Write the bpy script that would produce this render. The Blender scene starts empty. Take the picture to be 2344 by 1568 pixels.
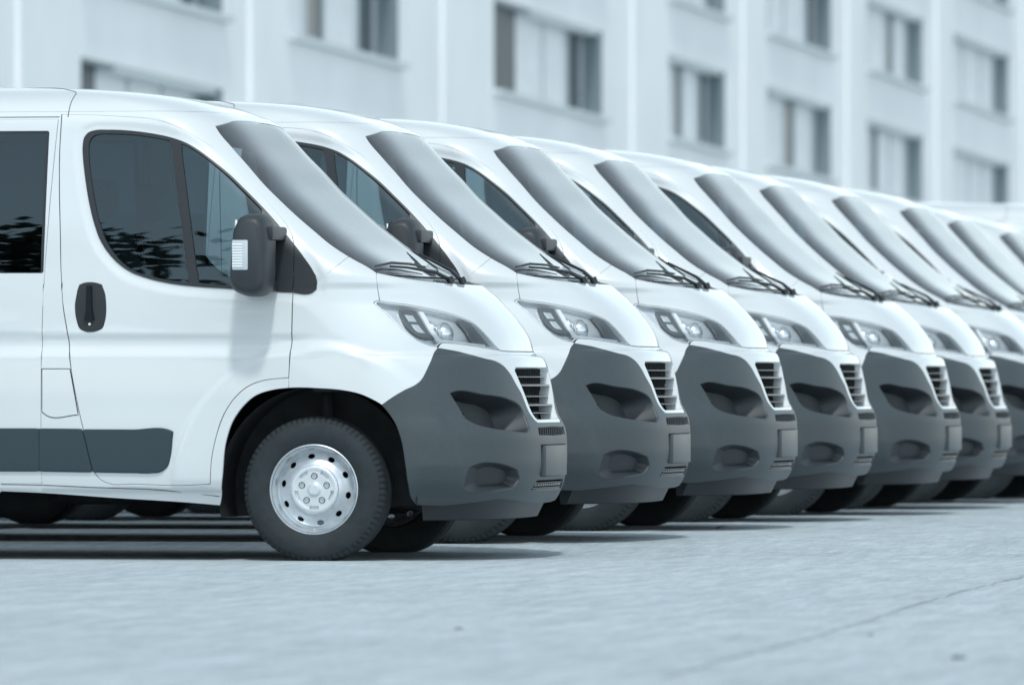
import bpy, bmesh, math, random
import numpy as np
from mathutils import Vector, Matrix
from mathutils.geometry import delaunay_2d_cdt
random.seed(7); np.random.seed(7)
R = math.radians
SC = bpy.context.scene
COL = SC.collection

# ------------------------------------------------------------------ camera
TH = R(11.0); FPX = 20070.0; YH = 870.0; D1 = 40.8        # picture unit: 2344 px across
RV = np.array([math.cos(TH), math.sin(TH), 0.0]); DV = np.array([-math.sin(TH), math.cos(TH), 0.0])
P0 = np.array([0, -.95, .335]); S1 = FPX / D1
CAM = P0 - ((715 - 1172) / S1) * RV - D1 * DV; CAM[2] = .335 + (1125 - YH) / S1
cd = bpy.data.cameras.new('camera'); cam = bpy.data.objects.new('camera', cd); COL.objects.link(cam)
cam.location = CAM; cam.rotation_euler = (R(90), 0, TH)
cd.sensor_width = 36.0; cd.lens = 36.0 * FPX / 2344.0
cd.shift_y = (YH - 784.0) / 2344.0
cd.clip_start = .5; cd.clip_end = 3000
cd.dof.use_dof = True; cd.dof.focus_distance = 42.4; cd.dof.aperture_fstop = 4.6
SC.camera = cam
# ------------------------------------------------------------------ sky, sun, exposure
SUN_EL = R(57); SUN_AZ = R(166)        # azimuth of the sun measured from +y towards +x
wd = bpy.data.worlds.new('World'); SC.world = wd; wd.use_nodes = True
wn = wd.node_tree.nodes; wl = wd.node_tree.links
sky = wn.new('ShaderNodeTexSky'); sky.sky_type = 'NISHITA'; sky.sun_disc = False
sky.sun_elevation = SUN_EL; sky.sun_rotation = SUN_AZ; sky.air_density = 1.0; sky.dust_density = .6; sky.ozone_density = 2.0
hs_n = wn.new('ShaderNodeHueSaturation'); hs_n.inputs['Saturation'].default_value = .47; hs_n.inputs['Hue'].default_value = .466       # thin bright overcast
wl.new(sky.outputs[0], hs_n.inputs['Color']); wl.new(hs_n.outputs[0], wn['Background'].inputs[0]); wn['Background'].inputs[1].default_value = .15
sd = bpy.data.lights.new('sun', 'SUN'); sd.energy = 1.3; sd.angle = R(5); sd.color = (.95, 1.0, .985)
sun = bpy.data.objects.new('sun', sd); COL.objects.link(sun)
sdir = Vector((math.sin(SUN_AZ) * math.cos(SUN_EL), math.cos(SUN_AZ) * math.cos(SUN_EL), math.sin(SUN_EL)))
sun.rotation_euler = sdir.to_track_quat('Z', 'Y').to_euler(); sun.location = (0, -20, 60)
SC.view_settings.view_transform = 'Standard'; SC.view_settings.look = 'None'
SC.view_settings.exposure = .50; SC.view_settings.gamma = 1.0

# ------------------------------------------------------------------ materials
def mat(name, col, rough=.5, metal=0., coat=0., spec=.5, noise=None, bump=None, coatr=.04):
    m = bpy.data.materials.new(name); m.use_nodes = True
    nt = m.node_tree; b = nt.nodes['Principled BSDF']
    b.inputs['Base Color'].default_value = (*col, 1); b.inputs['Roughness'].default_value = rough
    b.inputs['Metallic'].default_value = metal; b.inputs['Coat Weight'].default_value = coat
    b.inputs['Coat Roughness'].default_value = coatr
    b.inputs['Specular IOR Level'].default_value = spec
    tc = nt.nodes.new('ShaderNodeTexCoord')
    if noise:
        sc_, amt = noise
        n = nt.nodes.new('ShaderNodeTexNoise'); n.inputs['Scale'].default_value = sc_; n.inputs['Detail'].default_value = 6
        nt.links.new(tc.outputs['Object'], n.inputs['Vector'])
        r_ = nt.nodes.new('ShaderNodeMapRange'); r_.inputs[1].default_value = .3; r_.inputs[2].default_value = .7
        r_.inputs[3].default_value = 1 - amt; r_.inputs[4].default_value = 1 + amt * .5
        nt.links.new(n.outputs[0], r_.inputs[0])
        mx = nt.nodes.new('ShaderNodeMix'); mx.data_type = 'RGBA'; mx.blend_type = 'MULTIPLY'; mx.inputs[0].default_value = 1
        mx.inputs[6].default_value = (*col, 1); nt.links.new(r_.outputs[0], mx.inputs[7])
        nt.links.new(mx.outputs[2], b.inputs['Base Color'])
    if bump:
        sc_, st, dist = bump
        n = nt.nodes.new('ShaderNodeTexNoise'); n.inputs['Scale'].default_value = sc_; n.inputs['Detail'].default_value = 3
        nt.links.new(tc.outputs['Object'], n.inputs['Vector'])
        bp = nt.nodes.new('ShaderNodeBump'); bp.inputs['Strength'].default_value = st; bp.inputs['Distance'].default_value = dist
        nt.links.new(n.outputs[0], bp.inputs['Height']); nt.links.new(bp.outputs[0], b.inputs['Normal'])
    return m

def glass_mat(name, tint, ior=1.5, rough=0.0, refl=(1, 1, 1), dust=0.):
    m = bpy.data.materials.new(name); m.use_nodes = True
    nt = m.node_tree; nt.nodes.remove(nt.nodes['Principled BSDF'])
    t = nt.nodes.new('ShaderNodeBsdfTransparent'); t.inputs[0].default_value = (*tint, 1)
    g = nt.nodes.new('ShaderNodeBsdfGlossy'); g.inputs['Roughness'].default_value = rough; g.inputs[0].default_value = (*refl, 1)
    f = nt.nodes.new('ShaderNodeFresnel'); f.inputs[0].default_value = ior
    mx = nt.nodes.new('ShaderNodeMixShader')
    nt.links.new(f.outputs[0], mx.inputs[0]); nt.links.new(t.outputs[0], mx.inputs[1]); nt.links.new(g.outputs[0], mx.inputs[2])
    out = mx.outputs[0]
    if dust:
        df = nt.nodes.new('ShaderNodeBsdfDiffuse'); df.inputs[0].default_value = (.62, .66, .69, 1)
        tc = nt.nodes.new('ShaderNodeTexCoord'); mp_ = nt.nodes.new('ShaderNodeMapping'); mp_.inputs['Scale'].default_value = (1.0, 9, 1.0); nt.links.new(tc.outputs['Object'], mp_.inputs[0])
        n = nt.nodes.new('ShaderNodeTexNoise'); n.inputs['Scale'].default_value = 1.6; n.inputs['Detail'].default_value = 5; nt.links.new(mp_.outputs[0], n.inputs['Vector'])
        r_ = nt.nodes.new('ShaderNodeMapRange'); r_.inputs[1].default_value = .3; r_.inputs[2].default_value = .75; r_.inputs[3].default_value = dust * .75; r_.inputs[4].default_value = dust * 1.3
        nt.links.new(n.outputs[0], r_.inputs[0]); m2 = nt.nodes.new('ShaderNodeMixShader'); nt.links.new(r_.outputs[0], m2.inputs[0]); nt.links.new(out, m2.inputs[1]); nt.links.new(df.outputs[0], m2.inputs[2]); out = m2.outputs[0]
    nt.links.new(out, nt.nodes['Material Output'].inputs[0])
    return m

M = {
 'paint': mat('white_paint', (.655, .685, .695), .33, coat=1.0, noise=(1.6, .035), coatr=.03),
 'plastic': mat('grey_bumper_plastic', (.047, .061, .068), .42, noise=(60, .08), bump=(900, .25, .0006)),
 'clad': mat('cladding_plastic', (.022, .043, .054), .5, bump=(900, .25, .0006)),
 'black': mat('black_trim', (.016, .021, .025), .42),
 'dplas': mat('mirror_plastic', (.026, .033, .038), .5, bump=(900, .2, .0005)),
 'bezel': mat('lamp_bezel_grey', (.12, .135, .145), .3),
 'indl': mat('indicator_lens', (.52, .57, .60), .15),
 'gloss': mat('gloss_black', (.012, .016, .02), .15),
 'rubber': mat('tyre_rubber', (.017, .0245, .029), .78, noise=(25, .25), bump=(300, .3, .001)),
 'rim': mat('silver_wheel', (.62, .66, .69), .34, metal=.75, noise=(30, .1)),
 'cap': mat('silver_hubcap', (.66, .70, .73), .38, metal=.45),
 'chrome': mat('chrome', (.88, .9, .92), .22, metal=.85),
 'satin': mat('satin_silver', (.66, .69, .71), .3, metal=.35),
 'guide': mat('light_guide_white', (.86, .88, .89), .25),
 'slat': mat('grille_slat_grey', (.17, .19, .205), .22),
 'under': mat('underbody', (.02, .024, .027), .8, noise=(12, .4)),
 'inner': mat('dark_interior', (.03, .036, .04), .8),
 'seat': mat('seat_fabric', (.05, .06, .068), .9, noise=(80, .3)),
 'plate': mat('blank_plate', (.062, .078, .087), .4),
 'glass': glass_mat('side_glass', (.40, .50, .53), 1.75, refl=(.74, .92, 1.0)),
 'wglass': glass_mat('windshield_glass', (.60, .68, .71), 1.95, .004, dust=.06),
 'dglass': glass_mat('privacy_glass', (.16, .21, .23), 1.75, refl=(.74, .92, 1.0)),
 'lens': glass_mat('headlight_lens', (.93, .95, .96), 1.45),
}

# ------------------------------------------------------------------ object helpers
def new_obj(name, me, parent=None, m=None):
    o = bpy.data.objects.new(name, me); COL.objects.link(o)
    if m is not None and me is not None: me.materials.append(m)
    if parent is not None: o.parent = parent
    return o
def tag(o, label=None, cat=None, group=None, kind=None):
    if label: o['label'] = label
    if cat: o['category'] = cat
    if group: o['group'] = group
    if kind: o['kind'] = kind
    return o
def mesh_from(name, v, f, smooth=35, normals=None):
    me = bpy.data.meshes.new(name); me.from_pydata([tuple(map(float, p)) for p in v], [], [tuple(map(int, q)) for q in f]); me.update()
    me.polygons.foreach_set('use_smooth', [True] * len(me.polygons))
    if normals is not None: me.normals_split_custom_set_from_vertices([tuple(map(float, n)) for n in normals])
    elif smooth: me.set_sharp_from_angle(angle=R(smooth))
    else: me.polygons.foreach_set('use_smooth', [False] * len(me.polygons))
    return me
class MB:
    def __init__(s): s.v = []; s.f = []
    def add(s, v, f):
        k = len(s.v); s.v += [tuple(p) for p in v]; s.f += [tuple(i + k for i in q) for q in f]
    def box(s, x0, x1, y0, y1, z0, z1, bev=0.):
        bm = bmesh.new(); bmesh.ops.create_cube(bm, size=1)
        for v in bm.verts: v.co = Vector(((x0 + x1) / 2 + v.co.x * (x1 - x0), (y0 + y1) / 2 + v.co.y * (y1 - y0), (z0 + z1) / 2 + v.co.z * (z1 - z0)))
        if bev: bmesh.ops.bevel(bm, geom=bm.edges[:], offset=bev, segments=2, profile=.6, affect='EDGES')
        bm.verts.index_update(); s.add([v.co[:] for v in bm.verts], [[v.index for v in f.verts] for f in bm.faces]); bm.free(); return s
    def rings(s, rings, cap0=True, cap1=True, closed=True):
        n = len(rings[0]); v = [p for r_ in rings for p in r_]; f = []
        for i in range(len(rings) - 1):
            for j in range(n if closed else n - 1):
                k = (j + 1) % n; f.append((i * n + j, i * n + k, (i + 1) * n + k, (i + 1) * n + j))
        if cap0: f.append(tuple(range(n))[::-1])
        if cap1: f.append(tuple((len(rings) - 1) * n + j for j in range(n)))
        s.add(v, f); return s
    def tube(s, pts, r, n=8, flat=1.0):
        pts = [Vector(p) for p in pts]; rg = []
        for i, p in enumerate(pts):
            t = (pts[min(i + 1, len(pts) - 1)] - pts[max(i - 1, 0)]).normalized()
            a = t.cross(Vector((0, 0, 1)));
            if a.length < .05: a = t.cross(Vector((0, 1, 0)))
            a.normalize(); b = a.cross(t)
            rr = r[i] if isinstance(r, (list, tuple)) else r
            rg.append([p + a * math.cos(2 * math.pi * k / n) * rr + b * math.sin(2 * math.pi * k / n) * rr * flat for k in range(n)])
        return s.rings(rg)
    def lathe(s, prof, n=48, c=(0, 0, 0), alt=None):
        # axis along y; prof = [(r, y)]
        rg = []
        for k in range(n):
            a = 2 * math.pi * k / n
            rg.append([(c[0] + r_ * math.cos(a), c[1] + y, c[2] + r_ * math.sin(a)) for r_, y in prof])
        m = len(prof); v = [p for q in rg for p in q]; f = []
        for k in range(n):
            for j in range(m - 1):
                kk = (k + 1) % n; f.append((k * m + j, k * m + j + 1, kk * m + j + 1, kk * m + j))
        s.add(v, f); return s
    def build(s, name, m, parent=None, smooth=35, fix=False):
        me = mesh_from(name, s.v, s.f, smooth)
        if fix:
            bm = bmesh.new(); bm.from_mesh(me); bmesh.ops.recalc_face_normals(bm, faces=bm.faces[:]); bm.to_mesh(me); bm.free()
            if smooth: me.set_sharp_from_angle(angle=R(smooth))
        return new_obj(name, me, parent, m)
def mirror_mesh(me):
    n = len(me.vertices); co = np.empty(n * 3); me.vertices.foreach_get('co', co); co = co.reshape(-1, 3); co[:, 1] *= -1
    f = [tuple(p.vertices)[::-1] for p in me.polygons]
    nn = np.array([tuple(c.vector) for c in me.vertex_normals]); nn[:, 1] *= -1
    m2 = bpy.data.meshes.new(me.name); m2.from_pydata(co.tolist(), [], f); m2.update()
    m2.polygons.foreach_set('use_smooth', [p.use_smooth for p in me.polygons])
    for m_ in me.materials: m2.materials.append(m_)
    return m2

# ------------------------------------------------------------------ van body surface (x forward, near side y<0, z up, origin under front axle)
def pchip(xs, ys):
    xs = np.array(xs, float); ys = np.array(ys, float); h = np.diff(xs); dl = np.diff(ys) / h; m = np.zeros(len(xs))
    for i in range(1, len(xs) - 1):
        if dl[i - 1] * dl[i] > 0:
            w1 = 2 * h[i] + h[i - 1]; w2 = h[i] + 2 * h[i - 1]; m[i] = (w1 + w2) / (w1 / dl[i - 1] + w2 / dl[i])
    m[0] = dl[0]; m[-1] = dl[-1]
    def f(x):
        x = np.clip(np.asarray(x, float), xs[0], xs[-1]); i = np.clip(np.searchsorted(xs, x, 'right') - 1, 0, len(h) - 1)
        t = (x - xs[i]) / h[i]
        return ((2 * t**3 - 3 * t**2 + 1) * ys[i] + (t**3 - 2 * t**2 + t) * h[i] * m[i] + (-2 * t**3 + 3 * t**2) * ys[i + 1] + (t**3 - t**2) * h[i] * m[i + 1])
    return f
_xc = [(.20, .82), (.25, .88), (.30, .92), (.38, .95), (.48, .963), (.57, .962), (.62, .955), (.66, .938), (.70, .917), (.80, .895), (.90, .872), (.945, .860),
       (.965, .845), (.975, .815), (.985, .805), (1.0, .802), (1.04, .79), (1.10, .757), (1.175, .697), (1.248, .617), (1.29, .555), (1.306, .53), (1.33, .475), (1.354, .412), (1.384, .34),
       (1.415, .272), (1.45, .207), (1.489, .143), (1.546, .066), (1.615, -.02), (1.69, -.105), (1.77, -.192), (1.857, -.27), (1.942, -.352), (2.043, -.44), (2.075, -.474), (2.10, -.512), (2.13, -.58), (2.16, -.66), (2.193, -.79), (2.22, -.98), (2.234, -1.18), (2.246, -1.7), (2.252, -2.3), (2.254, -2.6)]
XC = pchip(*zip(*_xc))
LF = pchip([.2, .5, .9, 1.0, 1.2, 1.27, 1.31, 1.354, 1.45, 1.7, 2.04, 2.12, 2.2, 2.254], [.6, .64, .66, .70, .76, .68, .54, .40, .325, .295, .29, .29, .33, .4])
WF = pchip([.20, .26, .30, .36, .45, .6, .8, 1.0, 1.2, 1.4, 1.6, 1.8, 2.0, 2.06, 2.10, 2.15, 2.19, 2.22, 2.24, 2.250, 2.254],
           [.93, .97, .99, 1.006, 1.016, 1.022, 1.025, 1.022, 1.011, .985, .955, .92, .88, .866, .845, .80, .72, .60, .42, .2, .02])
PP, QQ = 2.2, 3.0
QF = pchip([.2, 1.1, 1.2, 1.3, 1.36, 1.45, 1.7, 2.04, 2.12, 2.2, 2.254], [3., 3., 3.15, 4.2, 5., 6., 6., 5., 4.4, 3.6, 3.2])
# arc-length table of the front corner
_ps = np.linspace(0, math.pi / 2, 4000); _a = np.cos(_ps)**(2 / PP) * .62; _b = np.sin(_ps)**(2 / QQ)
_sa = np.concatenate([[0], np.cumsum(np.hypot(np.diff(_a), np.diff(_b)))]); S0 = _sa[-1]
_zt = np.linspace(.20, 2.254, 6000); _xt = XC(_zt); _wt = np.concatenate([[0], np.cumsum(np.hypot(np.diff(_zt), np.clip(np.abs(np.diff(_xt)), 0, .004)))])
def w_of(z): return np.interp(z, _zt, _wt)
def z_of(w): return np.interp(w, _wt, _zt)
def sst(a, b, t): t = np.clip((t - a) / (b - a), 0, 1); return t * t * (3 - 2 * t)
AXC = np.array([.02, .335])
DLO_XZ = None
def relief(x, z):
    x = np.atleast_1d(np.asarray(x, float)); z = np.atleast_1d(np.asarray(z, float))
    g = -.013 * sst(1.078, 1.034, z) * sst(.955, 1.022, z) * sst(.10, -.12, x)
    lo = .006 * sst(1.02, .95, z) * sst(.30, .45, z) * sst(.3, -.1, x)
    rr = np.hypot((x - AXC[0]), (z - AXC[1])); fl = .020 * sst(.715, .655, rr) * sst(.30, .4, z)
    rr2 = np.hypot(x + 3.45, z - AXC[1]); fl2 = .02 * sst(.62, .57, rr2)
    sill = -.012 * sst(.345, .325, z) * sst(.4, .3, x)
    if DLO_XZ is not None:
        m = (x > -1.4) & (x < .3) & (z > 1.1) & (np.abs(z - 1.6) < .6)
        if np.any(m):
            xm = np.broadcast_to(x, g.shape)[m]; zm = np.broadcast_to(z, g.shape)[m]; dd = np.full(xm.shape, 9.)
            for c in range(0, len(DLO_XZ), 16): dd = np.minimum(dd, np.min(np.hypot(xm[:, None] - DLO_XZ[None, c:c + 16, 0], zm[:, None] - DLO_XZ[None, c:c + 16, 1]), 1))
            ins = inside(np.stack([xm, zm], 1), DLO_XZ); dd[ins] = 0
            g = np.array(g, float); g[m] -= .006 * sst(.05, .012, dd)
    cr = -.030 * np.clip((z - .925) / .075, 0, 1) * sst(1.10, 1.02, z) * sst(.42, .60, x) - .030 * np.clip((.445 - z) / .14, 0, 1) * sst(.42, .55, x)
    return g + np.maximum(lo, fl + 0 * lo) * 1.0 + fl2 + sill + cr
def surf(s, w, ext=True):
    s = np.asarray(s, float); w = np.asarray(w, float); z = z_of(w); sg = np.where(s < 0, 1., -1.); s = np.abs(s)
    ps = np.interp(np.minimum(s, S0), _sa, _ps); L = LF(z); xc = XC(z); W = WF(z)
    a = np.cos(ps)**(2 / PP); a = np.where(ps > math.pi / 2 - 1e-6, 0, a); b = np.sin(ps)**(2 / QF(z))
    x = xc - L + L * a - np.maximum(s - S0, 0); y = W * b
    if ext: y = y + relief(x, z) * b**3
    return np.stack([x, sg * y, z], -1)
def surfn(s, w):
    e = 8e-4
    ds = surf(s + e, w) - surf(s - e, w); dw = surf(s, w + e) - surf(s, w - e)
    n = np.cross(dw, ds); return n / np.maximum(np.linalg.norm(n, axis=-1, keepdims=True), 1e-9)
def sw_of(x, z):                       # near side point from side view
    a = np.clip((x - (XC(z) - LF(z))) / LF(z), 0, 1)
    ps = np.arccos(np.clip(a**(PP / 2), 0, 1)); s = np.interp(ps, _ps, _sa)
    s = s + np.maximum((XC(z) - LF(z)) - x, 0); return np.array([float(s), float(w_of(z))])
def fy(y, z):                          # front point from y (positive = near side), z
    b = np.clip(abs(y) / WF(z), 0, 1); ps = np.arcsin(np.clip(b**(QF(z) / 2), 0, 1)); s = np.interp(ps, _ps, _sa)
    return np.array([float(s) * (1 if y >= 0 else -1), float(w_of(z))])
def unp(px, py):                       # picture point of the nearest van -> body surface
    v = (px - 1172) / FPX * RV + DV + np.array([0, 0, (YH - py) / FPX])
    t = np.linspace(38.5, 44.5, 6001); p = CAM + t[:, None] * v
    z = p[:, 2]; W = WF(z); a = np.clip((p[:, 0] - (XC(z) - LF(z))) / LF(z), 0, 5)
    Fv = a**PP + (np.abs(p[:, 1]) / W)**QF(z) - 1
    i = np.argmax(Fv < 0)
    if Fv[i] >= 0:
        i = int(np.argmin(Fv)); q = p[i]
    else:
        k = Fv[i - 1] / (Fv[i - 1] - Fv[i]); q = p[i - 1] + k * (p[i] - p[i - 1])
    if q[0] > XC(q[2]) - LF(q[2]):
        A = max((q[0] - (XC(q[2]) - LF(q[2]))) / LF(q[2]), 0)**PP; B = (abs(q[1]) / WF(q[2]))**QF(q[2])
        ps = math.atan2(math.sqrt(B), math.sqrt(A)); s = np.interp(ps, _ps, _sa)
        return np.array([float(s) * (1 if q[1] < 0 else -1), float(w_of(q[2]))])
    return sw_of(q[0], q[2])
def curve(pts, step=.012):
    """smooth curve through picture points (corners stay corners), mapped on the body"""
    pts = [np.array(p, float) for p in pts]; n = len(pts); out = []
    if n == 2: tan = [pts[1] - pts[0]] * 2; cor = [True, True]
    else:
        cor = [True] + [False] * (n - 2) + [True]
        for i in range(1, n - 1):
            a = pts[i] - pts[i - 1]; b = pts[i + 1] - pts[i]
            c = np.dot(a, b) / (np.linalg.norm(a) * np.linalg.norm(b) + 1e-9)
            if c < .72: cor[i] = True
    for i in range(n - 1):
        p1, p2 = pts[i], pts[i + 1]; L = np.linalg.norm(p2 - p1)
        def tg(j):
            if cor[j]: return (p2 - p1)
            a = pts[j] - pts[j - 1]; b = pts[j + 1] - pts[j]; la = np.linalg.norm(a); lb = np.linalg.norm(b)
            return (a / la * lb + b / lb * la) / (la + lb) * L
        m1, m2 = tg(i), tg(i + 1); k = max(1, int(math.ceil(L / 492 / step)))
        for j in range(k):
            t = j / k
            out.append((2*t**3-3*t**2+1)*p1 + (t**3-2*t**2+t)*m1 + (-2*t**3+3*t**2)*p2 + (t**3-t**2)*m2)
    out.append(pts[-1]); return out
def U(pts, step=.012): return [unp(*p) for p in curve(pts, step)]
def line(a, b, step=.015):
    k = max(1, int(np.linalg.norm(np.array(b) - np.array(a)) / step)); return [np.array(a) + (np.array(b) - np.array(a)) * i / k for i in range(k + 1)]
def join(*segs):
    out = []
    for s_ in segs:
        for p in s_:
            if not out or np.linalg.norm(np.array(p) - out[-1]) > 2e-3: out.append(np.array(p, float))
    if np.linalg.norm(out[0] - out[-1]) < 2e-3: out.pop()
    return out
def sym(half):                         # half outline from centre to centre on the near side -> closed symmetric outline
    far = [np.array([-p[0], p[1]]) for p in half[::-1] if abs(p[0]) > 1e-4]
    return join(half, far)
def area(p): p = np.array(p); q = np.roll(p, -1, 0); return .5 * np.sum(p[:, 0] * q[:, 1] - q[:, 0] * p[:, 1])
def resample(p, step):
    out = []; n = len(p)
    for i in range(n):
        a, b = p[i], p[(i + 1) % n]; k = max(1, int(math.ceil(np.linalg.norm(b - a) / step)))
        for j in range(k): out.append(a + (b - a) * j / k)
    return out
def offset2(p, d):                     # positive = outwards for ccw loop
    p = np.array(p); a = p - np.roll(p, 1, 0); b = np.roll(p, -1, 0) - p
    a /= np.linalg.norm(a, axis=1, keepdims=True) + 1e-12; b /= np.linalg.norm(b, axis=1, keepdims=True) + 1e-12
    na = np.stack([a[:, 1], -a[:, 0]], 1); nb = np.stack([b[:, 1], -b[:, 0]], 1); n = na + nb
    l = np.linalg.norm(n, axis=1, keepdims=True); n = n / np.maximum(l, 1e-6); c = np.sum(n * na, 1, keepdims=True)
    return p + n * d / np.maximum(c, .5)
def inside(q, poly):
    q = np.asarray(q); poly = np.asarray(poly); x, y = q[:, 0], q[:, 1]; r_ = np.zeros(len(q), bool)
    a = poly; b = np.roll(poly, -1, 0)
    for (x1, y1), (x2, y2) in zip(a, b):
        if y1 == y2: continue
        c = ((y1 > y) != (y2 > y)) & (x < (x2 - x1) * (y - y1) / (y2 - y1) + x1); r_ ^= c
    return r_
def tri_region(outer, holes, h):
    loops = [outer] + list(holes); pts = []; edges = []; lidx = []
    for lp in loops:
        k = len(pts); n = len(lp); pts += [tuple(p) for p in lp]; edges += [(k + i, k + (i + 1) % n) for i in range(n)]; lidx.append(list(range(k, k + n)))
    o = np.array(outer); lo = o.min(0); hi = o.max(0)
    gx = np.arange(lo[0] + h * .37, hi[0], h); gy = np.arange(lo[1] + h * .41, hi[1], h)
    G = np.stack(np.meshgrid(gx, gy), -1).reshape(-1, 2)
    if len(G):
        m = inside(G, o)
        for hl in holes: m &= ~inside(G, hl)
        G = G[m]; B = np.array(pts)
        if len(G):
            dm = np.full(len(G), 1e9)
            for c in range(0, len(B), 64): dm = np.minimum(dm, np.min(np.linalg.norm(G[:, None] - B[None, c:c + 64], axis=2), 1))
            G = G[dm > h * .5]
        pts += [tuple(g) for g in G]
    res = delaunay_2d_cdt([Vector(p) for p in pts], edges, [], 0, 1e-7, True)
    v = np.array([p[:] for p in res[0]]); mp = {}
    for i, ids in enumerate(res[3]):
        for k in ids: mp[k] = i
    T = []
    for f in res[2]:
        f = list(f)
        for i in range(1, len(f) - 1): T.append((f[0], f[i], f[i + 1]))
    T = np.array(T); c = v[T].mean(1); m = inside(c, o)
    for hl in holes: m &= ~inside(c, hl)
    return v, T[m], [[mp[i] for i in l if i in mp] for l in lidx]
def panel_mesh(name, outer, holes=(), h=.025, gap=.003, off=0., flange=.016, lip=.0014, hgap=None, flip=True, surface=(surf, surfn), holeflange=None):
    outer = [np.array(p, float) for p in outer]
    if area(outer) < 0: outer = outer[::-1]
    hs = []
    for hl in holes:
        hl = [np.array(p, float) for p in hl]
        if area(hl) < 0: hl = hl[::-1]
        hs.append(resample(hl, h * .8))
    o = resample(outer, h * .8)
    o = [p for p in offset2(o, -gap)]; hs = [[p for p in offset2(q, gap if hgap is None else hgap)] for q in hs]
    v, T, loops = tri_region(o, hs, h)
    SF, SN = surface
    pos = SF(v[:, 0], v[:, 1]); nrm = SN(v[:, 0], v[:, 1])
    V = [p + n * off for p, n in zip(pos, nrm)]; N = list(nrm); Fc = [(t[0], t[2], t[1]) if flip else tuple(t) for t in T]
    for li, lp in enumerate(loops):
        P = v[lp]; out2 = offset2(P, .004 if li == 0 else -.004); q = SF(out2[:, 0], out2[:, 1]); tdir = q - pos[lp]
        tdir -= nrm[lp] * np.sum(tdir * nrm[lp], 1, keepdims=True)
        tdir /= np.linalg.norm(tdir, axis=1, keepdims=True) + 1e-9
        b = len(V); k = len(lp); fd = flange if (li == 0 or holeflange is None) else holeflange
        for j, i in enumerate(lp): V.append(pos[i] + nrm[i] * (off - lip) + tdir[j] * lip); nn = nrm[i] * .45 + tdir[j] * .9; N.append(nn / np.linalg.norm(nn))
        for j, i in enumerate(lp): V.append(pos[i] + nrm[i] * (off - lip - fd) + tdir[j] * lip); N.append(tdir[j])
        for j in range(k):
            j2 = (j + 1) % k
            q1 = (lp[j], lp[j2], b + j2, b + j); q2 = (b + j, b + j2, b + k + j2, b + k + j)
            if (li == 0) == flip: q1 = q1[::1]; q2 = q2[::1]
            else: q1 = q1[::-1]; q2 = q2[::-1]
            Fc += [q1, q2]
    return mesh_from(name, V, Fc, normals=N)
VAN = bpy.data.objects.new('delivery_van', None); COL.objects.link(VAN)
def both(name, me, m, parents, **k):
    """near and far copy of a mesh part"""
    me.materials.append(m); a = new_obj(name, me, parents[0]); b = new_obj(name, mirror_mesh_n(me), parents[1]); return a, b
def mirror_mesh_n(me):
    n = len(me.vertices); co = np.empty(n * 3); me.vertices.foreach_get('co', co); co = co.reshape(-1, 3); co[:, 1] *= -1
    cn = None
    if me.has_custom_normals:
        cn = np.zeros((n, 3))
        for l in me.loops: cn[l.vertex_index] = me.corner_normals[l.index].vector
        cn[:, 1] *= -1
    f = [tuple(p.vertices)[::-1] for p in me.polygons]
    m2 = bpy.data.meshes.new(me.name); m2.from_pydata(co.tolist(), [], f); m2.update()
    m2.polygons.foreach_set('use_smooth', [p.use_smooth for p in me.polygons])
    if cn is not None: m2.normals_split_custom_set_from_vertices(cn.tolist())
    else: m2.set_sharp_from_angle(angle=R(35))
    for m_ in me.materials: m2.materials.append(m_)
    return m2
VV = (VAN, VAN)

# ------------------------------------------------------------------ traced outlines of the near side
door_top = [(138, 262), (208, 263.5), (278, 267), (347, 273), (382, 282), (417, 297), (451, 317), (486, 339.5), (521, 371), (555.5, 404), (590, 440), (625, 480), (649, 509.6), (664, 536), (670, 562)]
door_front = [(670, 562), (669, 600), (667, 670), (664, 789), (660, 865)]
door_lip = [(660, 865), (646, 866), (603, 871), (568, 884), (534, 914), (512, 948.5), (495, 996), (484, 1047.5), (480, 1108)]
door_bot = [(480, 1108), (430, 1111), (301, 1108), (245, 1106.5), (228, 1098), (217, 1086), (207, 1060), (189, 987), (179, 944), (159, 836.5), (151, 763), (142, 707), (137, 638), (134.5, 529), (132.5, 424), (133, 355), (138, 262)]
c_dt, c_df, c_dl, c_db = U(door_top), U(door_front), U(door_lip), U(door_bot)
DOOR = join(c_dt, c_df, c_dl, c_db)
dlo = [(187, 369), (186, 334), (189, 317), (198, 305), (215, 299), (243, 298), (278, 299), (312, 302), (347, 307), (389, 316), (417, 325.6), (451, 345), (486, 371), (521, 400), (555, 433), (590, 468), (625, 506), (660, 548), (691, 588), (712, 619), (722, 643), (721.5, 662), (712, 670), (660, 669.5), (590, 666), (503, 660), (451, 657), (382, 648.5), (330, 636), (295, 622.5), (267, 603), (243, 577), (226, 549.5), (212, 511), (201, 466), (193, 417.6), (187, 369)]
DLO = join(U(dlo))
_d = np.array(resample(DLO, .007)); DLO_XZ = surf(_d[:, 0], _d[:, 1])[:, [0, 2]]
ws_edge = [(490, 289), (497, 301), (527.5, 337.6), (564, 379), (600, 421), (639, 460), (678, 496.5), (717, 530), (750.5, 558), (778, 577), (795, 587.5), (806, 594), (834, 609), (858, 624)]
c_wse = U(ws_edge)
i_seam = 0
aseam = [(724, 643), (795, 587.5)]
c_as = U(aseam)
k795 = int(np.argmin([np.linalg.norm(p - c_as[-1]) for p in c_wse]))
c_wse_up = c_wse[:k795 + 1]; c_wse_lo = c_wse[k795:]
c_ws_top = join(line(fy(0, 2.082), fy(.25, 2.081)), line(fy(.25, 2.081), fy(.5, 2.074)), line(fy(.5, 2.074), c_wse[0]))      # centre -> corner
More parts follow.
